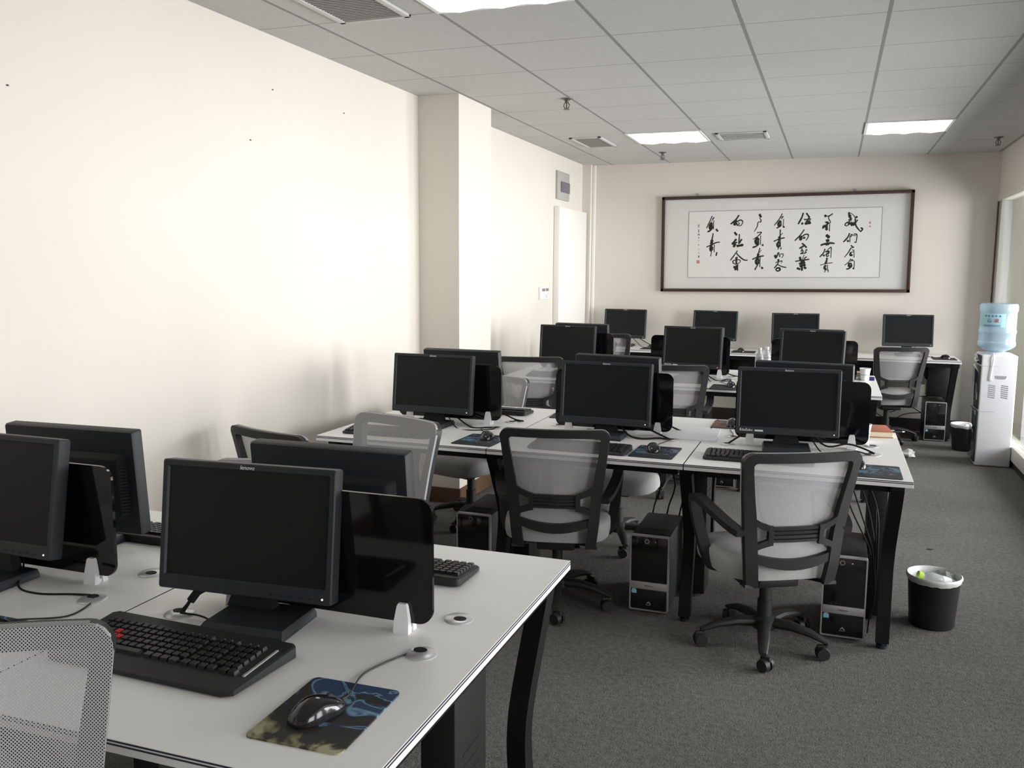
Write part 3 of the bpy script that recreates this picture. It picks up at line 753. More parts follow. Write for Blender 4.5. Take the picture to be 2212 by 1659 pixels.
mouse(-1.70, 1.36, 0.0, 'black mouse behind the front left mesh chair', [(-1.70, 1.415, DZ + .014), (-1.70, 1.45, H), (-1.62, 1.50, H), (-1.63, 1.58, H), (-1.655, 1.612, H + .003)])
pad(-1.515, 3.81, 0.20, 0.26, -0.03, M['pad_blue'], 'dark mouse pad with pale blue streaks, second row, left desk')
mouse(-1.50, 3.845, 0.1, 'black mouse on the blue streaked pad, second row, left desk', [(-1.505, 3.90, DZ + .014), (-1.51, 3.95, H), (-1.60, 4.03, H), (-1.62, 4.10, H), (-1.56, 4.122, H + .003)])
pad(-0.70, 3.83, 0.19, 0.26, -0.02, M['pad_blue'], 'dark blue printed mouse pad beside the middle keyboard of the second row')
mouse(-0.715, 3.85, 0.25, 'black mouse on the dark blue pad, second row, middle desk', [(-0.73, 3.905, DZ + .014), (-0.735, 3.95, H), (-0.71, 4.04, H), (-0.68, 4.122, H + .003)])
pad(0.195, 3.775, 0.19, 0.24, 0.0, M['pad_blue'], 'dark blue printed mouse pad at the right end of the second row')
mouse(0.125, 3.83, 0.3, 'black mouse just right of the turned chair back, second row, right desk', [(0.105, 3.885, DZ + .014), (0.09, 3.93, H), (0.12, 4.03, H), (0.20, 4.122, H + .003)])
pad(-0.455, 4.66, 0.20, 0.24, 0.0, M['pad_orange'], 'orange brown mouse pad on the far side of the second row')
mouse(-0.455, 4.63, PI, 'black mouse on the orange brown pad, far side of the second row', [(-0.455, 4.575, DZ + .014), (-0.45, 4.5, H), (-0.43, 4.42, H), (-0.42, 4.335, H + .003)])
pad(-1.32, 4.64, 0.19, 0.23, 0.05, M['pad_black'], 'black mouse pad beside the middle divider, far side of the second row')
pad(-0.66, 6.16, 0.19, 0.26, 0.0, M['pad_black'], 'black mouse pad below the red-lit monitor, third row')
mouse(-0.625, 6.19, 0.15, 'black mouse on the black pad of the third row', [(-0.632, 6.245, DZ + .014), (-0.64, 6.3, H), (-0.72, 6.42, H), (-0.70, 6.55, H), (-0.68, 6.577, H + .003)])
pad(-1.70, 8.90, 0.19, 0.24, 0.0, M['pad_black'], 'black mouse pad on the back wall desks, beside the leftmost monitor')
mouse(-1.705, 8.93, 0.1, 'black mouse on the back wall desks, beside the leftmost monitor', [(-1.71, 8.985, DZ + .014), (-1.74, 9.05, H), (-1.8, 9.2, H)])
pad(-0.79, 8.89, 0.22, 0.24, 0.0, M['pad_black'], 'black mouse pad on the back wall desks, right of the second monitor')
mouse(-0.82, 8.90, 0.4, 'black mouse on the back wall desks, right of the second monitor', [(-0.842, 8.95, DZ + .014), (-0.87, 9.0, H), (-0.90, 9.2, H)])
pad(0.98, 8.91, 0.20, 0.24, 0.0, M['pad_black'], 'black mouse pad at the right end of the back wall desks')
mouse(0.99, 8.93, 0.5, 'black mouse at the right end of the back wall desks, near the dispenser', [(0.963, 8.98, DZ + .014), (0.93, 9.02, H), (0.86, 9.1, H), (0.80, 9.2, H)])

# ------------------------------------------------------------------ cables that belong to monitors and keyboards
def cable(owner, pts, r=0.003, name='cable', m=None, ferrite=None):
    inv = (Matrix.Translation(owner.location) @ Matrix.Rotation(owner.rotation_euler.z, 4, 'Z')).inverted()
    b = MB(); b.tube([inv @ Vector(p) for p in pts], r, 7); c = b.build(name, m or M['cable'], owner)
    if ferrite:
        b = MB(); b.cyl(inv @ Vector(ferrite[0]), inv @ Vector(ferrite[1]), 0.0095, n=12); b.build('ferrite_bead', M['cable'], c)
HG = DZ + 0.006
cable(mons['F1n'], [(-1.24, 1.70, .87), (-1.30, 1.665, .84), (-1.345, 1.64, .81), (-1.365, 1.625, .785), (-1.385, 1.61, HG)], 0.0042, ferrite=((-1.352, 1.634, .803), (-1.372, 1.621, .772)))
cable(mons['F1n'], [(-1.22, 1.70, .86), (-1.30, 1.67, .815), (-1.36, 1.635, .785), (-1.39, 1.61, HG)], 0.0035)
cable(kg, [(-1.25, 1.515, .765), (-1.27, 1.53, .752), (-1.29, 1.585, H + .001), (-1.33, 1.60, H + .004), (-1.385, 1.60, HG)], 0.0022)
cable(mons['F2n'], [(-1.97, 1.70, .80), (-1.93, 1.66, .77), (-1.88, 1.60, H + .002), (-1.80, 1.585, H), (-1.72, 1.61, H), (-1.665, 1.615, HG)], 0.0026)
cable(mons['M3n'], [(-1.87, 4.15, .86), (-1.78, 4.13, .79), (-1.68, 4.09, H + .002), (-1.60, 4.11, H + .002), (-1.555, 4.122, HG)], 0.004)
cable(mons['M3n'], [(-1.86, 4.14, .84), (-1.76, 4.07, H + .002), (-1.66, 4.02, H), (-1.57, 4.08, H), (-1.555, 4.12, HG)], 0.0028)
cable(mons['M3f'], [(-1.75, 4.40, .82), (-1.60, 4.36, H + .03), (-1.53, 4.33, H + .012), (-1.50, 4.37, H), (-1.54, 4.335, HG)], 0.004)
cable(mons['M2n'], [(-0.97, 4.17, .86), (-0.90, 4.12, .77), (-0.83, 4.10, H + .002), (-0.74, 4.12, H + .006), (-0.685, 4.122, HG)], 0.0045)
cable(mons['M2n'], [(-0.93, 4.17, .85), (-0.80, 4.15, .79), (-0.73, 4.13, .765), (-0.685, 4.12, HG)], 0.0045)
cable(mons['M2f'], [(-0.80, 4.36, .80), (-0.70, 4.35, .762), (-0.66, 4.335, H + .004), (-0.672, 4.327, HG)], 0.004)
cable(mons['M1n'], [(-0.22, 4.16, .86), (-0.30, 4.15, .82), (-0.36, 4.15, .79), (-0.42, 4.128, HG)], 0.0045)
cable(mons['M1n'], [(-0.10, 4.16, .85), (0.0, 4.12, .77), (0.09, 4.14, .78), (0.15, 4.14, .768), (0.205, 4.122, HG)], 0.0042)
cable(mons['M1n'], [(-0.06, 4.12, .80), (0.0, 4.05, H), (0.10, 4.08, .765), (0.19, 4.10, H), (0.20, 4.12, HG)], 0.003)
cable(mons['T2n'], [(-0.92, 6.58, .86), (-0.84, 6.52, .79), (-0.76, 6.50, H), (-0.69, 6.58, HG)], 0.004)
cable(mons['T2n'], [(-0.85, 6.58, .84), (-0.80, 6.44, H), (-0.70, 6.47, H), (-0.66, 6.53, H), (-0.685, 6.58, HG)], 0.003)
cable(mons['T2f'], [(-0.80, 6.80, .80), (-0.68, 6.79, .755), (-0.60, 6.785, H)], 0.004)
cable(mons['B1'], [(-1.98, 9.17, .86), (-1.88, 9.14, .83), (-1.78, 9.16, .77), (-1.70, 9.2, H)], 0.004)
cable(mons['B1'], [(-1.98, 9.17, .85), (-1.90, 9.10, .80), (-1.82, 9.05, H), (-1.72, 9.1, H), (-1.65, 9.2, H)], 0.003)
cable(mons['B4'], [(0.70, 9.17, .86), (0.78, 9.12, .80), (0.86, 9.06, H), (0.90, 9.1, H)], 0.003)

# ------------------------------------------------------------------ office chairs
def w_at(z):
    T = [(0.33, 0.180), (0.42, 0.191), (0.55, 0.202), (0.70, 0.219), (0.874, 0.237)]
    for (z0, a), (z1, c) in zip(T, T[1:]):
        if z <= z1: return a + (c - a) * max(0, (z - z0)) / (z1 - z0)
    return T[-1][1]
def y_at(z):
    T = [(0.33, -0.212), (0.42, -0.226), (0.55, -0.232), (0.70, -0.255), (0.874, -0.292)]
    for (z0, a), (z1, c) in zip(T, T[1:]):
        if z <= z1: return a + (c - a) * max(0, (z - z0)) / (z1 - z0)
    return T[-1][1]
bend = lambda u: 0.030 * (u / 0.237) ** 2                      # the back wraps slightly round the sitter
fb = lambda off: (lambda u, z, w_: Vector((u, y_at(z) + bend(u) + off - w_, z)))
def make_chair():
    t = thing('office_chair', '', 'chair', group='grey mesh office chairs')
    # back frame
    pairs = []
    for z in [0.335 + 0.045 * k for k in range(11)] + [0.80]:
        th = 0.047 if z < 0.60 else 0.047 - 0.012 * (z - 0.60) / 0.2
        pairs.append(((-w_at(z), z), (-w_at(z) + th, z)))
    R = 0.042; ho = w_at(0.874); zt = 0.874; rail = 0.036; hi = ho - 0.040; ri = 0.016
    for k in range(1, 8):
        a = PI - PI / 2 * k / 7
        pairs.append(((-ho + R + R * math.cos(a), zt - R + R * math.sin(a)), (-hi + ri + ri * math.cos(a), zt - rail - ri + ri * math.sin(a))))
    for u in (-0.12, -0.06, 0): pairs.append(((u, zt), (u, zt - rail)))
    full = pairs + [((-o[0], o[1]), (-i[0], i[1])) for o, i in pairs[:-1][::-1]]
    b = MB(); b.strip(full, fb(0.012), 0.030)
    cb = [((u, 0.447 + 0.030 * (abs(u) / 0.17) ** 2), (u, 0.405 + 0.040 * (abs(u) / 0.17) ** 2)) for u in [-0.172 + 0.0344 * k for k in range(11)]]
    b.strip(cb, fb(0.010), 0.024); b.build('back_frame', M['chair_black'], t)
    # lumbar bracket
    b = MB()
    for k in range(4):
        z = 0.519 + k * 0.0165; b.strip([((u, z + 0.011), (u, z)) for u in (-0.112, -0.055, 0, 0.055, 0.112)], fb(0.002), 0.016)
    for s in (-1, 1):
        b.strip([((s * 0.112, 0.585), (s * 0.112, 0.508)), ((s * 0.092, 0.585), (s * 0.092, 0.508))], fb(0.0), 0.018)
        b.strip([((s * 0.100, 0.585), (s * 0.108, 0.562)), ((s * 0.14, 0.600), (s * 0.148, 0.578)), ((s * (w_at(0.62) - 0.02), 0.632), (s * (w_at(0.6) - 0.02), 0.602))], fb(0.0), 0.018)
        b.strip([((s * 0.108, 0.532), (s * 0.100, 0.508)), ((s * 0.145, 0.518), (s * 0.14, 0.495)), ((s * (w_at(0.5) - 0.02), 0.502), (s * (w_at(0.48) - 0.02), 0.474))], fb(0.0), 0.018)
    b.build('lumbar_support', M['chair_black'], t)
    # mesh cloth, stretched over the front of the frame and wrapped round its rim
    b = MB(); uvl = b.bm.loops.layers.uv.new('UVMap'); vs = {}; nu = 12
    zz = [0.425 + 0.0375 * k for k in range(11)] + [0.815, zt - R] + [zt - R + (R + 0.001) * math.sin(PI / 2 * k / 5) for k in range(1, 6)]
    for j, z in enumerate(zz):
        q = max(0.0, min(1.0, (z - (zt - R)) / (R + 0.001))); zc = min(z, zt)
        hw = w_at(zc) + 0.002 - R * (1 - math.sqrt(max(0, 1 - q * q)))
        for i in range(nu + 3):
            ii = min(max(i - 1, 0), nu); u = -hw + 2 * hw * ii / nu
            off = 0.0145 if 0 < i < nu + 2 else 0.004
            vs[i, j] = b.bm.verts.new(Vector((u, y_at(zc) + bend(u) + off, z)))
    nj = len(zz)
    for i in range(nu + 3): vs[i, nj] = b.bm.verts.new(vs[i, nj - 1].co + Vector((0, -0.02 if 0 < i < nu + 2 else 0, 0.0005)))
    for j in range(nj):
        for i in range(nu + 2):
            f = b.bm.faces.new((vs[i, j], vs[i + 1, j], vs[i + 1, j + 1], vs[i, j + 1]))
            for lp in f.loops: lp[uvl].uv = (lp.vert.co.x + (lp.vert.co.y if i in (0, nu + 1) else 0), lp.vert.co.z + (lp.vert.co.y if j == nj - 1 else 0))
    b.build('mesh_cloth', M['mesh'], t, 80)
    # arms
    for s in (-1, 1):
        b = MB()
        P = [(s * 0.212, y_at(0.56) + 0.004, 0.556), (s * 0.236, -0.17, 0.572), (s * 0.262, -0.05, 0.603), (s * 0.272, 0.06, 0.622), (s * 0.274, 0.115, 0.614), (s * 0.270, 0.108, 0.560), (s * 0.258, 0.060, 0.455), (s * 0.240, 0.015, 0.370), (s * 0.205, 0.0, 0.335), (s * 0.12, 0.0, 0.326)]
        b.tube(P, 0.021, 10, 5, ry=0.012, up=(s, 0, 0)) if False else b.rectsweep(catmull([Vector(p) for p in P], 5), 0.045, 0.026)
        b.build('armrest', M['chair_black'], t)
    # seat
    b = MB(); rings = []
    for k, z in ((0.90, 0.345), (0.985, 0.352), (1.0, 0.372), (1.0, 0.400), (0.985, 0.420), (0.93, 0.434), (0.80, 0.440), (0.4, 0.442)):
        ring = []
        for i in range(40):
            a = 2 * PI * i / 40; ca, sa = math.cos(a), math.sin(a); e = 0.52
            u = 0.243 * k * math.copysign(abs(ca) ** e, ca); v = 0.232 * k * math.copysign(abs(sa) ** e, sa) + 0.035
            drop = 0.03 * max(0, (v - 0.14) / 0.12) ** 2
            ring.append(Vector((u * (1 - 0.06 * max(0, -v) / 0.2), v, z - drop * (1 if z > 0.36 else 0.5))))
        rings.append(ring)
    b.loft(rings); b.build('seat', M['fabric'], t, 60)
    b = MB(); b.box((0, 0.03, 0.337), (0.36, 0.34, 0.014), 0.004); b.box((0, 0.0, 0.312), (0.17, 0.24, 0.04), 0.01)
    for s in (-1, 1): b.rectsweep([(s * 0.17, y_at(0.34) - 0.004, 0.342), (s * 0.15, -0.12, 0.325), (s * 0.06, -0.05, 0.318)], 0.035, 0.014)
    b.tube([(0.05, 0.05, 0.318), (0.16, 0.06, 0.318), (0.225, 0.06, 0.316)], 0.006, 8); b.build('tilt_mechanism', M['chair_black'], t)
    # lift and star base
    b = MB(); b.lathe([(0.030, 0.10), (0.030, 0.20), (0.024, 0.205), (0.024, 0.30)], n=18); b.build('gas_lift', M['chair_black'], t)
    b = MB(); b.lathe([(0.045, 0.075), (0.052, 0.085), (0.050, 0.118), (0.034, 0.130)], n=20)
    for k in range(5):
        a = 2 * PI * k / 5 + 0.3; ca, sa = math.cos(a), math.sin(a)
        rings = []
        for r, z, hw, hh in ((0.03, 0.102, 0.028, 0.022), (0.11, 0.106, 0.026, 0.020), (0.19, 0.094, 0.023, 0.016), (0.242, 0.076, 0.018, 0.011), (0.264, 0.070, 0.014, 0.008)):
            ring = []
            for i in range(10):
                q = 2 * PI * i / 10; lx, lz = hw * math.cos(q), hh * math.sin(q)
                ring.append(Vector((r * ca - lx * sa, r * sa + lx * ca, z + lz)))
            rings.append(ring)
        b.loft(rings)
    sb = b.build('star_base', M['chair_black'], t)
    for k in range(5):
        a = 2 * PI * k / 5 + 0.3; p = Vector((0.252 * math.cos(a), 0.252 * math.sin(a), 0)); sw = a + 0.5 + 0.9 * k
        d = Vector((math.cos(sw), math.sin(sw), 0)); n_ = Vector((-d.y, d.x, 0))
        b = MB(); c = p + Vector((0, 0, 0.028)) - d * 0.012
        for s in (-1, 1): b.cyl(c + n_ * s * 0.006, c + n_ * s * 0.026, 0.028, 0.024, 18)
        b.cyl(p + Vector((0, 0, 0.03)), p + Vector((0, 0, 0.072)), 0.008, n=10); b.box(c + Vector((0, 0, 0.022)), (0.044, 0.014, 0.024), 0.004, rot=Matrix.Rotation(sw, 3, 'Z'))
        b.build('caster', M['black'], sb)
    return t
chair0 = make_chair()
def chair(x, y, rz, dz, label, base=0.0, first=[True]):
    if first[0]: t = chair0; t.location = (x, y, 0); t.rotation_euler = (0, 0, rz); t['label'] = label; first[0] = False
    else: t = dup(chair0, (x, y, 0), rz, label)
    for c in t.children:
        nm = c.name.split('.')[0]
        if nm == 'star_base': c.rotation_euler = (0, 0, base)
        elif nm == 'gas_lift': c.location = (0, 0, 0); c.scale = (1, 1, 1 + dz / 0.30)
        else: c.location = (0, 0, dz)
    return t
CH = [
 ('c6', -0.202, 3.672, 0.50, -0.005, 'grey mesh chair with black frame, nearest right, turned at the second row\'s right desk', -0.55 - 0.50),
 ('c5', -1.141, 3.822, 0.22, -0.005, 'grey mesh chair seen from behind at the middle desk of the second row', -0.35 - 0.22),
 ('c2', -2.10, 3.33, -0.29, 0.0, 'chair with a tilted black frame top, against the left wall behind the front row', 0.2),
 ('c4', -1.70, 2.90, PI - 0.34, 0.075, 'light mesh chair facing the camera, standing between the front and second rows', 0.3),
 ('c3', -1.66, 2.19, PI + 0.15, 0.03, 'chair whose grey mesh top edge just shows above the nearest monitor', 0.5),
 ('c1', -1.118, 0.742, PI + 0.62, 0.093, 'light grey mesh chair back at the bottom left corner of the picture', 0.0),
 ('c7', -2.02, 4.91, PI - 0.33, 0.0, 'mesh chair facing the camera behind the second row\'s left desk, seat visible under it', 0.4),
 ('c8', -1.08, 4.80, PI, 0.01, 'chair behind the second row\'s middle desk with only its seat showing below', 0.4),
 ('c9', -2.02, 6.08, 0.25, 0.06, 'black framed mesh chair at the left desk of the third row', 0.4),
 ('c10', -1.02, 6.12, 0.2, 0.04, 'black framed mesh chair at the middle desk of the third row', 0.4),
 ('c11', -2.02, 8.52, 0.05, 0.055, 'black framed mesh chair at the leftmost back wall desk', 0.4),
 ('c11b', -1.967, 7.23, PI, 0.055, 'light mesh chair on the far side of the third row, left end', 0.4),
 ('c12', 0.51, 8.70, 0.31, 0.0, 'grey mesh chair with black frame at the rightmost back wall desk', 0.75),
]
for nm, x, y, rz, dz, lb, ba in CH: chair(x, y, rz, dz, lb, ba)

# ------------------------------------------------------------------ computer towers
LABEL = text_mesh('lenovo', 0.013, M['darktext'])
def make_tower():
    """front face at y=0 looking to -Y"""
    t = thing('computer_tower', '', 'computer', group='black computer towers under the desks')
    b = MB(); b.box((0, 0.205, 0.182), (0.172, 0.39, 0.345), 0.003)
    for s in (-1, 1):
        for y in (0.06, 0.34): b.box((s * 0.06, y, 0.005), (0.025, 0.03, 0.010))
    cs = b.build('case', M['black'], t)
    b = MB(); b.box((0, 0.12, 0.3555), (0.095, 0.016, 0.002)); b.box((0, 0.09, 0.3552), (0.12, 0.09, 0.0012)); b.build('top_handle', M['hole'], cs)
    f = lambda u, v, w_: Vector((u, -0.004 + w_, v))
    o = rrect(0.0875, 0.175, 0.008, 3, 0, 0.183); i = rrect(0.0815, 0.169, 0.006, 3, 0, 0.183)
    b = MB(); pr = [(a, c) for a, c in zip(o, i)]; b.strip(pr + pr[:1], f, 0.022); b.build('silver_bezel', M['silver'], t)
    b = MB(); b.box((0, 0.006, 0.2475), (0.163, 0.016, 0.207), 0.001); up = b.build('upper_panel', M['gloss_black'], t)
    b = MB(); b.strip([((0.011 * math.cos(a), 0.011 * math.sin(a)), (0.007 * math.cos(a), 0.007 * math.sin(a))) for a in [2 * PI * k / 20 for k in range(21)]], lambda u, v, w_: Vector((u - 0.012, -0.006 + w_, 0.332 + v)), 0.006); b.build('power_button', M['chrome'], up)
    b = MB(); b.ball((0.026, -0.0025, 0.331), 0.0035, 8); b.build('indicator', M['silver'], up)
    b = MB()
    for u in (-0.052, -0.028, 0.034, 0.054): b.box((u, -0.0025, 0.153), (0.010, 0.002, 0.005), 0.0008, 1)
    b.build('front_ports', M['bezel'], up)
    b = MB(); b.box((0, 0.003, 0.126), (0.163, 0.018, 0.034), 0.002); bd = b.build('silver_band', M['silver'], t)
    link_mesh('band_print', LABEL, bd, (0, -0.0064, 0.127), (PI / 2, 0, 0))
    b = MB(); b.box((0, 0.006, 0.062), (0.163, 0.016, 0.092), 0.001); lo = b.build('lower_panel', M['gloss_black'], t)
    b = MB(); b.prism([(-0.011, -0.010), (0.011, -0.010), (0.011, 0.006), (0.004, 0.012), (-0.006, 0.012), (-0.011, 0.006)], lambda u, v, w_: Vector((u - 0.066, -0.0028 + w_, 0.096 + v)), 0.001); b.build('sticker', M['blue_sticker'], lo)
    b = MB()
    b.prism([(-0.011, -0.006), (0.0, 0.001), (0.009, -0.006), (0.012, -0.003), (0.001, 0.008), (-0.004, 0.004)], lambda u, v, w_: Vector((u, -0.0028 + w_, 0.045 + v)), 0.001); b.box((0, -0.0024, 0.036), (0.022, 0.001, 0.0022)); b.build('emblem', M['silver'], lo)
    return t
tw = make_tower()
TW = [(-0.717, 3.846, 0.0, 'black computer tower on the carpet between the two nearest mesh chairs of the second row'),
      (0.105, 3.846, 0.0, 'black computer tower on the carpet behind the nearest right chair, beside the end leg'),
      (-1.592, 3.90, 0.0, 'black computer tower half hidden behind the front row, left of the second row\'s middle chair'),
      (-0.68, 6.33, 0.0, 'black computer tower under the third row, only its lower front showing'),
      (0.930, 8.80, 0.0, 'black computer tower under the right end of the back wall desks')]
tw.location = (*TW[0][:2], 0); tw.rotation_euler = (0, 0, TW[0][2]); tw['label'] = TW[0][3]
for x, y, rz, lb in TW[1:]: dup(tw, (x, y, 0), rz, lb)

# ------------------------------------------------------------------ small things on the desks
b = MB()
for k in range(5): b.box((random.uniform(-.004, .004), random.uniform(-.004, .004), 0.0012 + k * 0.0026), (0.248, 0.285, 0.0022), rot=Matrix.Rotation(random.uniform(-.02, .02), 3, 'Z'))
o = b.build('paper_stack', M['paper']); o.location = (-0.608, 4.295, DZ); o.rotation_euler = (0, 0, 0.06); tag(o, 'stack of white paper lying between two dividers of the second row', 'paper')
t = thing('book', 'thick orange brown book with cream pages at the far right end of the second row', 'book', (0.225, 4.665, DZ), 0.12)
b = MB(); b.box((0, 0, 0.0015), (0.14, 0.20, 0.003), 0.001); b.box((0, 0, 0.0285), (0.14, 0.20, 0.003), 0.001); b.box((-0.0685, 0, 0.015), (0.003, 0.20, 0.029), 0.001); b.build('cover', M['book_cover'], t)
b = MB(); b.box((0.001, 0, 0.015), (0.131, 0.192, 0.024)); b.build('pages', M['book_pages'], t)
t = thing('pen', 'thin black pen lying beside the orange brown book', 'pen', (0.30, 4.73, DZ + 0.005), 0.3)
b = MB(); b.cyl((-0.05, 0, 0), (0.06, 0, 0), 0.0045, n=10); b.build('barrel', M['black'], t)
b = MB(); b.cyl((0.06, 0, 0), (0.073, 0, 0), 0.0045, 0.001, n=10); b.build('tip', M['silver'], t)
def cup(x, y, label, s=1.0):
    t = thing('paper_cup', label, 'cup', (x, y, DZ), 0, 'white paper cups')
    b = MB(); b.lathe([(0.026 * s, 0.0), (0.0375 * s, 0.086 * s), (0.0395 * s, 0.087 * s), (0.0395 * s, 0.090 * s), (0.036 * s, 0.089 * s), (0.025 * s, 0.004 * s)], n=28); b.build('cup_wall', M['cup'], t)
    b = MB(); b.lathe([(0.0322 * s, 0.042 * s), (0.0326 * s, 0.046 * s)], n=28, cap0=False, cap1=False); b.build('printed_line', M['cup_band'], t)
cup(0.165, 4.43, 'white paper cup half hidden by the right divider of the second row', 0.95)
cup(0.248, 6.93, 'white paper cup at the right end of the third row')
t = thing('carton', 'tan box lying on top, beside the third row paper cup', 'box', (0.175, 6.99, DZ + 0.032), 0.05)
b = MB(); b.box((0, 0, 0.011), (0.11, 0.10, 0.022), 0.002); b.build('box_body', M['tan_box'], t)
t = thing('carton', 'grey box under the tan one beside the third row paper cup', 'box', (0.175, 6.99, DZ), 0.0)
b = MB(); b.box((0, 0, 0.016), (0.12, 0.11, 0.032), 0.002); b.build('box_body', M['grey_box'], t)
b = MB(); b.box((0, -0.0555, 0.016), (0.05, 0.001, 0.012)); b.build('printed_patch', M['text'], t)
t = thing('carton', 'tiny navy blue box right of the third row paper cup', 'box', (0.298, 6.96, DZ), 0.0)
b = MB(); b.box((0, 0, 0.012), (0.034, 0.05, 0.024), 0.001); b.build('box_body', M['navy_box'], t)
def water_bottle_small(x, y, z, label, cap, lab):
    t = thing('plastic_bottle', label, 'bottle', (x, y, z), 0, 'small plastic bottles')
    b = MB(); b.lathe([(0.028, 0), (0.031, 0.006), (0.031, 0.05), (0.029, 0.056), (0.031, 0.062), (0.031, 0.135), (0.022, 0.165), (0.013, 0.182), (0.013, 0.196)], n=20); b.build('bottle_body', M['clear_pet'], t)
    b = MB(); b.lathe([(0.016, 0.194), (0.016, 0.214)], n=16); b.build('cap', cap, t)
    if lab: b = MB(); b.lathe([(0.0316, 0.075), (0.0316, 0.125)], n=20, cap0=False, cap1=False); b.build('wrap_label', lab, t)
    return t
water_bottle_small(-0.500, 6.93, DZ, 'clear plastic bottle with pale cap standing on the third row, left one', M['white_plastic'], None)
water_bottle_small(-0.452, 7.02, DZ, 'clear plastic bottle standing close behind another on the third row', M['white_plastic'], M['white_label'])

# ------------------------------------------------------------------ cables and plugs under the desks
def loose_cable(pts, r, label, m=None):
    b = MB(); b.tube(pts, r, 7); tag(b.build('power_cable', m or M['cable']), label, 'cable')
for k in range(4):
    x = 0.06 + 0.035 * k
    loose_cable([(x, 4.10, 0.672), (x + 0.06, 4.02, 0.52), (0.206 + 0.009 * k, 3.97, 0.34), (0.206 + 0.009 * k, 4.02, 0.15), (0.208 + 0.006 * k, 4.10, 0.008)], 0.0033,
                ('leftmost', 'second', 'third', 'rightmost')[k] + ' black cable hanging under the second row\'s right end', None)
loose_cable([(0.215, 3.93, 0.55), (0.218, 3.875, 0.36), (0.222, 3.85, 0.24), (0.212, 3.88, 0.12), (0.208, 3.93, 0.008)], 0.003, 'black cable looping beside the end leg of the second row')
t = thing('power_plug', 'white power plug hanging under the second row\'s right desk', 'plug', (0.085, 3.96, 0.655), 0.4)
b = MB(); b.box((0, 0, 0), (0.04, 0.04, 0.028), 0.006, rot=Matrix.Rotation(0.5, 3, 'Y')); b.build('plug_body', M['white_plastic'], t)
b = MB(); b.tube([(0.01, 0.02, 0.01), (0.02, 0.06, 0.05), (0.0, 0.14, 0.07)], 0.004, 7); b.build('cord', M['white_cable'], t)
for k, (x, z, lb) in enumerate(((-0.79, 0.36, 'left'), (-0.72, 0.36, 'middle'), (-0.66, 0.36, 'right'))):
    loose_cable([(x - 0.1, 4.36, 0.70), (x + 0.03, 4.31, 0.52), (x + 0.01, 4.275, 0.38), (x - 0.01, 4.262, 0.26)], 0.004, lb + ' black cable dropping to the tower between the two nearest chairs')
loose_cable([(-0.50, 6.55, 0.55), (-0.44, 6.2, 0.25), (-0.36, 5.6, 0.05), (-0.25, 5.3, 0.006)], 0.004, 'black cable trailing over the carpet between the second and third rows')
for k, (zz, lb) in enumerate(((0.30, 'upper'), (0.22, 'middle'), (0.14, 'lower'))):
    loose_cable([(0.30, 9.24, zz + 0.08), (0.45, 9.26, zz + 0.02), (0.58, 9.25, zz - 0.04), (0.72, 9.26, zz + 0.03), (0.90, 9.2, zz + (0.06 if k != 1 else -0.06))], 0.004, lb + ' black cable strung under the rightmost back wall desk')

# ------------------------------------------------------------------ framed calligraphy
YW = YB - 0.035                                                 # plane of the paper
t = thing('calligraphy_frame', 'long framed calligraphy scroll in dark wood hanging on the back wall', 'framed calligraphy', (-0.506, YB, 1.8), 0)
FW, FH = 2.375, 0.962; rollm = Matrix.Rotation(-0.009, 4, 'Y')
fr = lambda o: setattr(o, 'matrix_basis', rollm)
b = MB(); bw = 0.030
for s in (-1, 1):
    b.box((0, -0.022, s * (FH / 2 - bw / 2)), (FW, 0.044, bw), 0.003); b.box((s * (FW / 2 - bw / 2), -0.022, 0), (bw, 0.044, FH), 0.003)
fr(b.build('wooden_frame', M['frame_wood'], t))
b = MB(); b.box((0, -0.012, 0), (FW - 0.04, 0.012, FH - 0.04)); fr(b.build('mount', M['mat_board'], t))
PX0, PX1, PZ0, PZ1 = -0.913, 0.914, -0.3375, 0.3285
b = MB(); b.box(((PX0 + PX1) / 2, -0.0188, (PZ0 + PZ1) / 2), (PX1 - PX0, 0.0012, PZ1 - PZ0)); pp = b.build('paper', M['rice_paper'], t); fr(pp)
b = MB()
for z in (PZ0, PZ1): b.box(((PX0 + PX1) / 2, -0.0196, z), (PX1 - PX0, 0.001, 0.0045))
for x in (PX0, PX1): b.box((x, -0.0196, (PZ0 + PZ1) / 2), (0.0045, 0.001, PZ1 - PZ0))
b.build('border_line', M['thin_line'], pp)
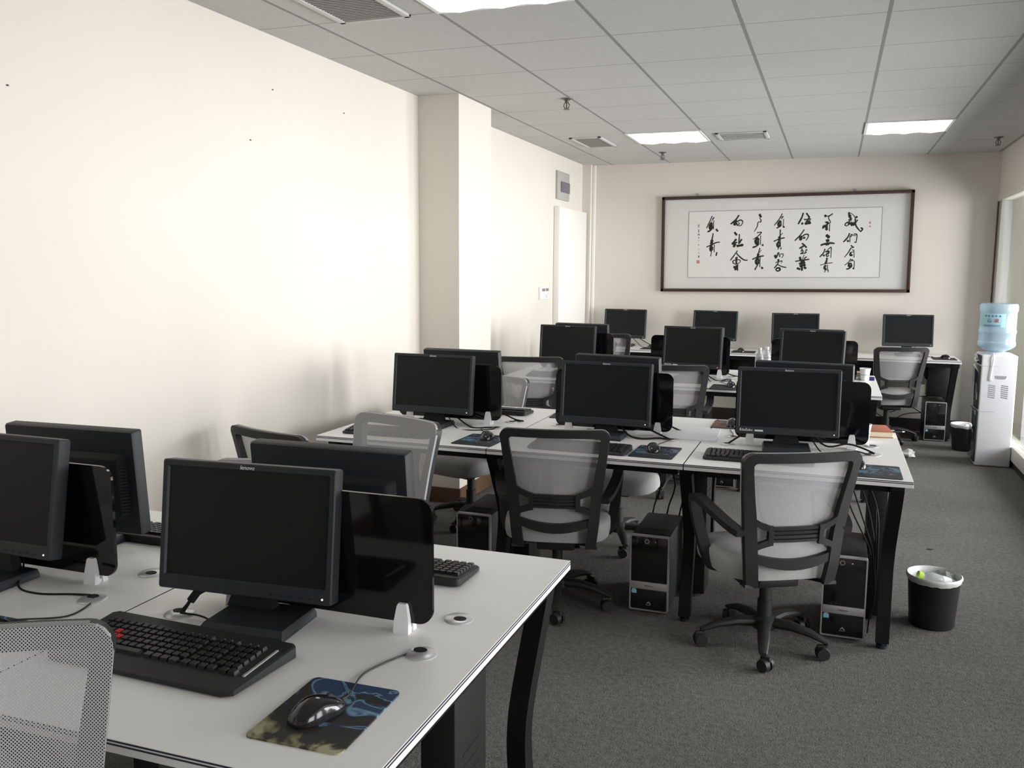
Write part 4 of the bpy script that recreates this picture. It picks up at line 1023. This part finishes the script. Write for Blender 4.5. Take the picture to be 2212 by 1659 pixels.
INK = """
A|620,265 560,390 490,525|22;620,330 670,290 600,385|14;605,415 575,470 575,545|62;612,420 620,525|34;660,360 650,450 650,550|18;620,525 570,580 515,605|34;712,550 742,590|42
A|640,640 630,700 600,830|26;612,790 600,870|62;490,935 600,890 700,842 790,828|25;600,895 580,960 590,1020|56;620,1000 625,940|34;665,890 660,1045|18;600,1040 580,1140|18;722,1055 705,1122|32
A|1225,250 1150,350 1045,435|34;1135,395 1130,455|60;1168,360 1145,440|40;1185,385 1260,350 1308,375 1300,430 1258,475 1190,465|22;1190,470 1165,400|26;1215,398 1238,438 1198,440|18
A|1130,622 1172,672|46;1160,770 1072,872|42;1080,862 1180,835|30;1130,830 1110,932|46;1150,878 1112,922|42;1235,660 1230,760 1220,870|26;1285,770 1232,850|36;1182,915 1310,890|52
A|1185,1020 1120,1110 1030,1225|23;1165,1070 1230,1140 1330,1215 1410,1225|26;1162,1170 1170,1182|60;1095,1295 1090,1240 1200,1212 1252,1232 1230,1280 1150,1312 1095,1285|20;1165,1200 1160,1290|40;1110,1370 1150,1400 1135,1430|54;1172,1340 1160,1420|50;1195,1320 1190,1450|24
A|1690,230 1716,285|48;1690,310 1722,360 1700,405|20;1690,380 1650,412 1630,500 1565,602|18
A|1630,625 1725,615 1660,690 1545,768|21;1640,740 1600,800 1622,872|60;1662,750 1652,882|38;1710,690 1700,885|17;1660,880 1600,922 1530,945|32;1742,892 1760,896|42
A|1690,960 1660,1060 1640,1150|23;1720,1000 1680,1052|14;1525,1205 1640,1152 1770,1130|27;1652,1090 1640,1180|52;1650,1170 1602,1240 1622,1312|52;1662,1210 1652,1300|42;1695,1160 1685,1370|18;1640,1320 1575,1432|27;1726,1380 1742,1405|42
B|175,215 100,340 0,465|20;130,300 195,270 150,332|16;130,370 90,430 110,490|50;142,380 142,470|32;205,330 190,495|16;140,480 55,525|28;198,492 214,508|36
B|130,560 125,690 110,750|26;180,640 130,682|16;-12,812 110,760 220,735|25;112,715 105,790|52;100,820 62,880 92,942|48;122,850 112,920|34;130,800 130,930|16;95,930 75,988|18;146,948 135,985|22
B|92,1058 70,1092|36;8,1122 32,1172|50;62,1108 40,1160|32;90,1100 168,1085 190,1102 175,1150 150,1172|17;92,1132 120,1120 110,1152|18
B|76,1215 88,1226|46;20,1282 60,1260 150,1240 166,1250 140,1284|18;90,1250 60,1312 -5,1395|24;60,1312 150,1362 250,1382|23;50,1395 108,1400 112,1440 60,1462 28,1432 48,1396|32
B|630,200 590,310 520,435|32;598,422 614,430|50;700,205 760,292|34;650,340 790,330|27;760,290 690,400|30;690,382 772,370|32;670,430 780,410|50
B|645,560 560,680 445,795|25;552,700 567,782|52;592,700 580,780|38;600,700 680,660 735,672 715,750 680,790|23;640,710 662,740 620,746 638,712|20
B|600,860 640,902 545,965|34;640,890 690,945|36;600,970 580,1030|24;682,996 698,1006|34;600,1000 622,1032 570,1082|22;560,1085 640,1070 682,1055 660,1020|22
B|550,1160 562,1222|46;642,1110 600,1202|16;690,1150 640,1192|25;455,1250 560,1230 745,1205|27;570,1262 642,1250|42;540,1302 652,1280|46;550,1352 662,1330|46;590,1220 590,1445|42;490,1400 545,1422|46;640,1380 672,1402|48
B|1090,255 1112,268|52;1140,272 1200,250 1255,215|23;1200,250 1165,302 1200,380 1200,412|18;1100,402 1150,400 1130,452 1040,530|34;1042,522 1052,480 1122,460|24;1120,480 1122,562|52;1190,440 1182,590|18;1120,440 1200,412|20
B|1122,682 1170,725|62;1122,802 1162,790|62;1000,895 1080,870 1200,850 1280,858|38;1108,880 1162,870|52
B|1085,980 1050,1070 975,1150|25;1052,1116 1068,1126|42;1140,1000 1200,945 1217,970 1205,1170|19;1100,1040 1162,1030 1150,1080 1110,1092 1122,1142 1162,1122|30
B|1125,1180 1110,1272|36;985,1332 1100,1300 1240,1280|16;1112,1250 1090,1302|42;1092,1340 1070,1390 1100,1432|46;1132,1330 1135,1450|19;1090,1440 1075,1487|18;1146,1438 1150,1482|18
B|1595,190 1600,260 1640,332|40;1602,258 1618,272|62;1600,190 1680,240 1732,330 1720,372|14;1742,280 1758,292|44;1590,352 1642,345|36;1620,380 1540,410 1510,460 1560,472 1650,390|22;1580,422 1650,432 1720,420|52;1640,462 1702,450|42;1770,350 1720,422|26;1720,330 1732,460 1770,530 1830,602|27;1830,600 1872,550 1840,520|30
B|1600,640 1560,730 1475,825|29;1558,800 1574,812|46;1610,700 1605,830|18;1610,692 1650,660 1652,690 1612,722|18;1680,682 1710,650 1742,660 1712,692 1682,682|16;1745,650 1757,690 1735,840|18;1735,836 1705,832|24
B|1630,905 1682,945|27;1690,945 1630,960 1570,1060 1490,1160|20;1650,990 1682,1012|16;1690,1000 1690,1165|16;1622,1060 1612,1112 1652,1112|42;1620,1050 1690,1040|16
B|1620,1195 1570,1270 1495,1335|16;1610,1222 1660,1210 1640,1242|18;1600,1252 1690,1240 1685,1390|16;1592,1290 1582,1340 1612,1372|48;1622,1290 1642,1352|32;1640,1360 1590,1402 1530,1420|28;1668,1400 1684,1410|38
A|280,470 335,462|9;308,440 306,500|9;285,505 330,500|8;305,560 310,615|16;285,665 330,660|8;300,640 296,690|9;322,650 325,685|9;305,725 312,748|14;304,790 306,800|10;298,880 312,892|14;306,982 312,992|11;290,1058 318,1068|10;300,1130 308,1168|16;318,1125 310,1160|10
"""
BC = ((1488.7, 457.0), (1907.4, 447.0), (1899.0, 599.4), (1484.6, 599.4))      # corners of the thin border as measured
def paper_uv(x, y):
    s_, v_ = 0.5, 0.5
    for _ in range(8):
        xl = BC[0][0] + (BC[3][0] - BC[0][0]) * v_; xr = BC[1][0] + (BC[2][0] - BC[1][0]) * v_
        s_ = (x - xl) / (xr - xl)
        yt = BC[0][1] + (BC[1][1] - BC[0][1]) * s_; yb = BC[3][1] + (BC[2][1] - BC[3][1]) * s_
        v_ = (y - yt) / (yb - yt)
    return PX0 + (PX1 - PX0) * s_, PZ1 + (PZ0 - PZ1) * v_
KS = 0.099458; KW = (PX1 - PX0) / 416.0 * KS
for row in INK.strip().split('\n'):
    col_, st = row.split('|', 1); ox = 1480 if col_ == 'A' else 1680
    st = st.replace('|', '#'); b = MB(); k = 0
    toks = st.split(';')
    for tk in toks:
        pts_, wd = tk.split('#')
        P = [Vector((*paper_uv(ox + float(p.split(',')[0]) * KS, 440 + float(p.split(',')[1]) * KS), 0)) for p in pts_.split()]
        Q = catmull(P, 5) if len(P) > 2 else [P[0].lerp(P[1], i / 5) for i in range(6)]
        hw = float(wd) * KW * 0.66; L_ = []; R_ = []
        d0 = (Q[1] - Q[0]).normalized(); d1 = (Q[-1] - Q[-2]).normalized()
        Q = [Q[0] - d0 * hw * 0.45] + Q + [Q[-1] + d1 * hw * 0.45]
        n_ = len(Q)
        for i, p in enumerate(Q):
            d = (Q[min(i + 1, n_ - 1)] - Q[max(i - 1, 0)]).normalized(); s_ = Vector((-d.y, d.x, 0)); f = i / (n_ - 1)
            h = hw * (0.35 if i in (0, n_ - 1) else 0.95 - 0.22 * f + 0.12 * math.sin(7 * f + len(P)))
            L_.append(p + s_ * h); R_.append(p - s_ * h)
        yk = -0.0196 - 0.00002 * k; k += 1
        b.loft([[Vector((a.x, yk, a.y)), Vector((c.x, yk, c.y))] for a, c in zip(L_, R_)], closed=False)
    b.build('ink_character', M['ink'], pp)
for (x, y, w_, h_) in ((1508.8, 565.3, 0.030, 0.034), (1881.5, 480.5, 0.014, 0.022), (1881.5, 488.5, 0.014, 0.014)):
    u, v = paper_uv(x, y); b = MB(); b.box((u, -0.0197, v), (w_, 0.0008, h_)); b.box((u, -0.0202, v), (w_ * 0.5, 0.0006, 0.003)); b.build('red_seal', M['seal'], pp)

b = MB(); b.box((0, -0.0285, 0), (FW - 0.05, 0.002, FH - 0.05)); fr(b.build('picture_glass', M['picture_glass'], t))
for x in (-0.83, 0.66):
    b = MB(); b.box((x, -0.010, FH / 2 + 0.012), (0.022, 0.006, 0.034), 0.002); b.cyl((x, -0.014, FH / 2 + 0.02), (x, -0.006, FH / 2 + 0.02), 0.006, n=10); fr(b.build('hanger', M['grey_box'], t))

# ------------------------------------------------------------------ water dispenser and its bottle
t = thing('water_dispenser', 'tall white water dispenser with a smoky black front, by the glass partition', 'water dispenser', (1.245, 7.955, 0))
b = MB(); b.box((0.006, 0, 0.445), (0.252, 0.33, 0.885), 0.012, 3); b.lathe([(0.085, 0.885), (0.085, 0.897), (0.07, 0.903)], n=28); sh = b.build('shell', M['disp_white'], t)
b = MB()
for z, h in ((0.845, 0.07), (0.625, 0.34), (0.235, 0.41)): b.box((-0.124, 0, z), (0.016, 0.318, h), 0.004)
b.build('smoky_front', M['disp_glass'], t)
b = MB()
for x in (-0.035, 0.055):
    for k in range(7): b.box((x, -0.1655, 0.555 + k * 0.0155), (0.05, 0.004, 0.009), 0.0015, 1, rot=Matrix.Rotation(0.15, 3, 'Y'))
b.build('louvers', M['louver_gap'], sh)
b = MB(); b.prism([(-0.042, 0.012), (0.042, 0.012), (0.036, -0.010), (0.02, -0.014), (-0.02, -0.014), (-0.036, -0.010)], lambda u, v, w_: Vector((0.02 + u, -0.1648 - w_, 0.714 + v)), 0.002); b.build('hand_grip', M['louver_gap'], sh)
b = MB()
for z in (0.80, 0.44): b.box((-0.06, -0.166, z), (0.12, 0.002, 0.0015))
b.build('seam', M['louver_gap'], sh)
b = MB(); b.tube([(-0.045, -0.10, 0.893), (-0.04, -0.172, 0.885), (-0.045, -0.174, 0.80), (-0.052, -0.174, 0.72), (-0.052, -0.174, 0.695)], 0.0045, 8); b.box((-0.047, -0.172, 0.690), (0.022, 0.014, 0.010), 0.002); b.build('power_cord', M['white_cable'], t)
t = thing('water_bottle', 'large pale blue water bottle upside down on the dispenser', 'water bottle', (1.245, 7.955, 0.897))
b = MB(); b.lathe([(0.035, 0.0), (0.055, 0.010), (0.105, 0.028), (0.132, 0.050), (0.136, 0.06), (0.136, 0.085), (0.131, 0.092), (0.131, 0.150), (0.136, 0.158), (0.136, 0.178), (0.131, 0.186), (0.131, 0.318), (0.137, 0.330), (0.137, 0.372), (0.128, 0.388), (0.06, 0.392)], n=40); b.build('bottle_body', M['blue_pc'], t)
b = MB()
def lab(a0, a1, z0, z1, r): 
    A = [a0 + (a1 - a0) * k / 12 for k in range(13)]
    b.loft([[Vector((r * math.cos(a), r * math.sin(a), z0)) for a in A], [Vector((r * math.cos(a), r * math.sin(a), z1)) for a in A]], closed=False)
lab(-PI * 0.98, -PI * 0.42, 0.205, 0.312, 0.1325); lb_ = b.build('paper_label', M['bottle_label'], t)
for s_, sz, m_, a, z in (('山', 0.036, 'blue_print', -PI * 0.70, 0.255), ('泉', 0.036, 'red_print', -PI * 0.575, 0.255)):
    o = link_mesh('label_print', text_mesh(s_, sz, M[m_]), lb_); rr = 0.1345
    o.location = (rr * math.cos(a), rr * math.sin(a), z); o.rotation_euler = (PI / 2, 0, a + PI / 2)
b = MB()
for k in range(5):
    a = -PI * (0.78 - 0.065 * k); c = Vector((0.1335 * math.cos(a), 0.1335 * math.sin(a), 0.293)); b.box(c, (0.010, 0.002, 0.011), rot=Matrix.Rotation(a + PI / 2, 3, 'Z'))
for z in (0.222, 0.214):
    for k in range(9):
        a = -PI * (0.80 - 0.035 * k); c = Vector((0.1335 * math.cos(a), 0.1335 * math.sin(a), z)); b.box(c, (0.011, 0.002, 0.003), rot=Matrix.Rotation(a + PI / 2, 3, 'Z'))
b.build('small_print', M['blue_print'], lb_)

# ------------------------------------------------------------------ bins and litter
def bin_(x, y, label, s=1.0):
    t = thing('waste_bin', label, 'waste bin', (x, y, 0), 0, 'black waste bins')
    b = MB(); b.lathe([(0.093 * s, 0), (0.097 * s, 0.004), (0.112 * s, 0.215), (0.108 * s, 0.215), (0.092 * s, 0.010)], n=36, cap1=True); b.build('bin_body', M['bin'], t)
    b = MB(); n = 36; rings = []
    for r, z in ((0.1125, 0.200), (0.1165, 0.210), (0.120, 0.218), (0.1195, 0.225), (0.115, 0.228), (0.109, 0.224), (0.103, 0.19), (0.097, 0.10), (0.05, 0.085)):
        wob = 0.0015 if 0.1 < z < 0.2 else 0.0004
        rings.append([Vector(((r * s + random.uniform(-wob, wob)) * math.cos(2 * PI * k / n), (r * s + random.uniform(-wob, wob)) * math.sin(2 * PI * k / n), z + (random.uniform(-.004, .002) if r == 0.1125 else 0))) for k in range(n)])
    b.loft(rings, cap0=False); b.build('bin_bag', M['bag'], t, 60)
    return t
bin_(0.478, 4.16, 'black waste bin with white bag rim on the carpet near the right picture edge', 0.95)
bin_(1.135, 8.47, 'black waste bin between the back desks and the water dispenser')
t = thing('empty_bottle', 'empty plastic bottle with lime green cap lying in the near waste bin', 'bottle', (0.488, 4.13, 0.205))
mt = Matrix.Rotation(0.25, 4, 'Z') @ Matrix.Rotation(-1.25, 4, 'Y')
b = MB(); b.lathe([(0.020, -0.085), (0.030, -0.080), (0.031, -0.03), (0.027, -0.02), (0.031, -0.01), (0.030, 0.03), (0.024, 0.05), (0.013, 0.063), (0.013, 0.070)], n=18, mtx=mt); b.build('bottle_body', M['clear_pet'], t)
b = MB(); b.lathe([(0.0165, 0.068), (0.0165, 0.088)], n=18, mtx=mt); b.build('cap', M['green_cap'], t)
b = MB(); b.lathe([(0.0315, -0.05), (0.0315, -0.012)], n=18, cap0=False, cap1=False, mtx=mt); b.build('wrap_label', M['white_label'], t)
def crumple(name, c, r, m, label, cat, amp=0.35, n=10):
    b = MB(); b.ball((0, 0, 0), r, n)
    for v in b.bm.verts: v.co *= 1 + random.uniform(-amp, amp)
    o = b.build(name, m, angle=10); o.location = c; tag(o, label, cat)
crumple('plastic_wrapper', (0.525, 4.20, 0.200), (0.045, 0.045, 0.03), M['film'], 'crumpled clear wrapper behind the bottle in the near waste bin', 'wrapper')
crumple('paper_scrap', (1.135, 8.47, 0.195), (0.07, 0.07, 0.025), M['white_label'], 'crumpled white paper in the waste bin by the dispenser', 'paper')
crumple('plastic_scrap', (0.655, 7.95, 0.03), (0.05, 0.035, 0.035), M['bag'], 'white crumpled scrap on the carpet beside the second row\'s right edge', 'litter')
b = MB(); b.prism([(-0.02, 0), (0.0, 0.008), (0.02, 0.002), (0.004, -0.006)], lambda u, v, w_: Vector((u, v, w_ + 0.001 + 0.15 * abs(u))), 0.002); o = b.build('leaf_scrap', M['leaf']); o.location = (0.58, 5.30, 0.001); tag(o, 'tiny dark scrap on the open carpet right of the desks', 'litter')
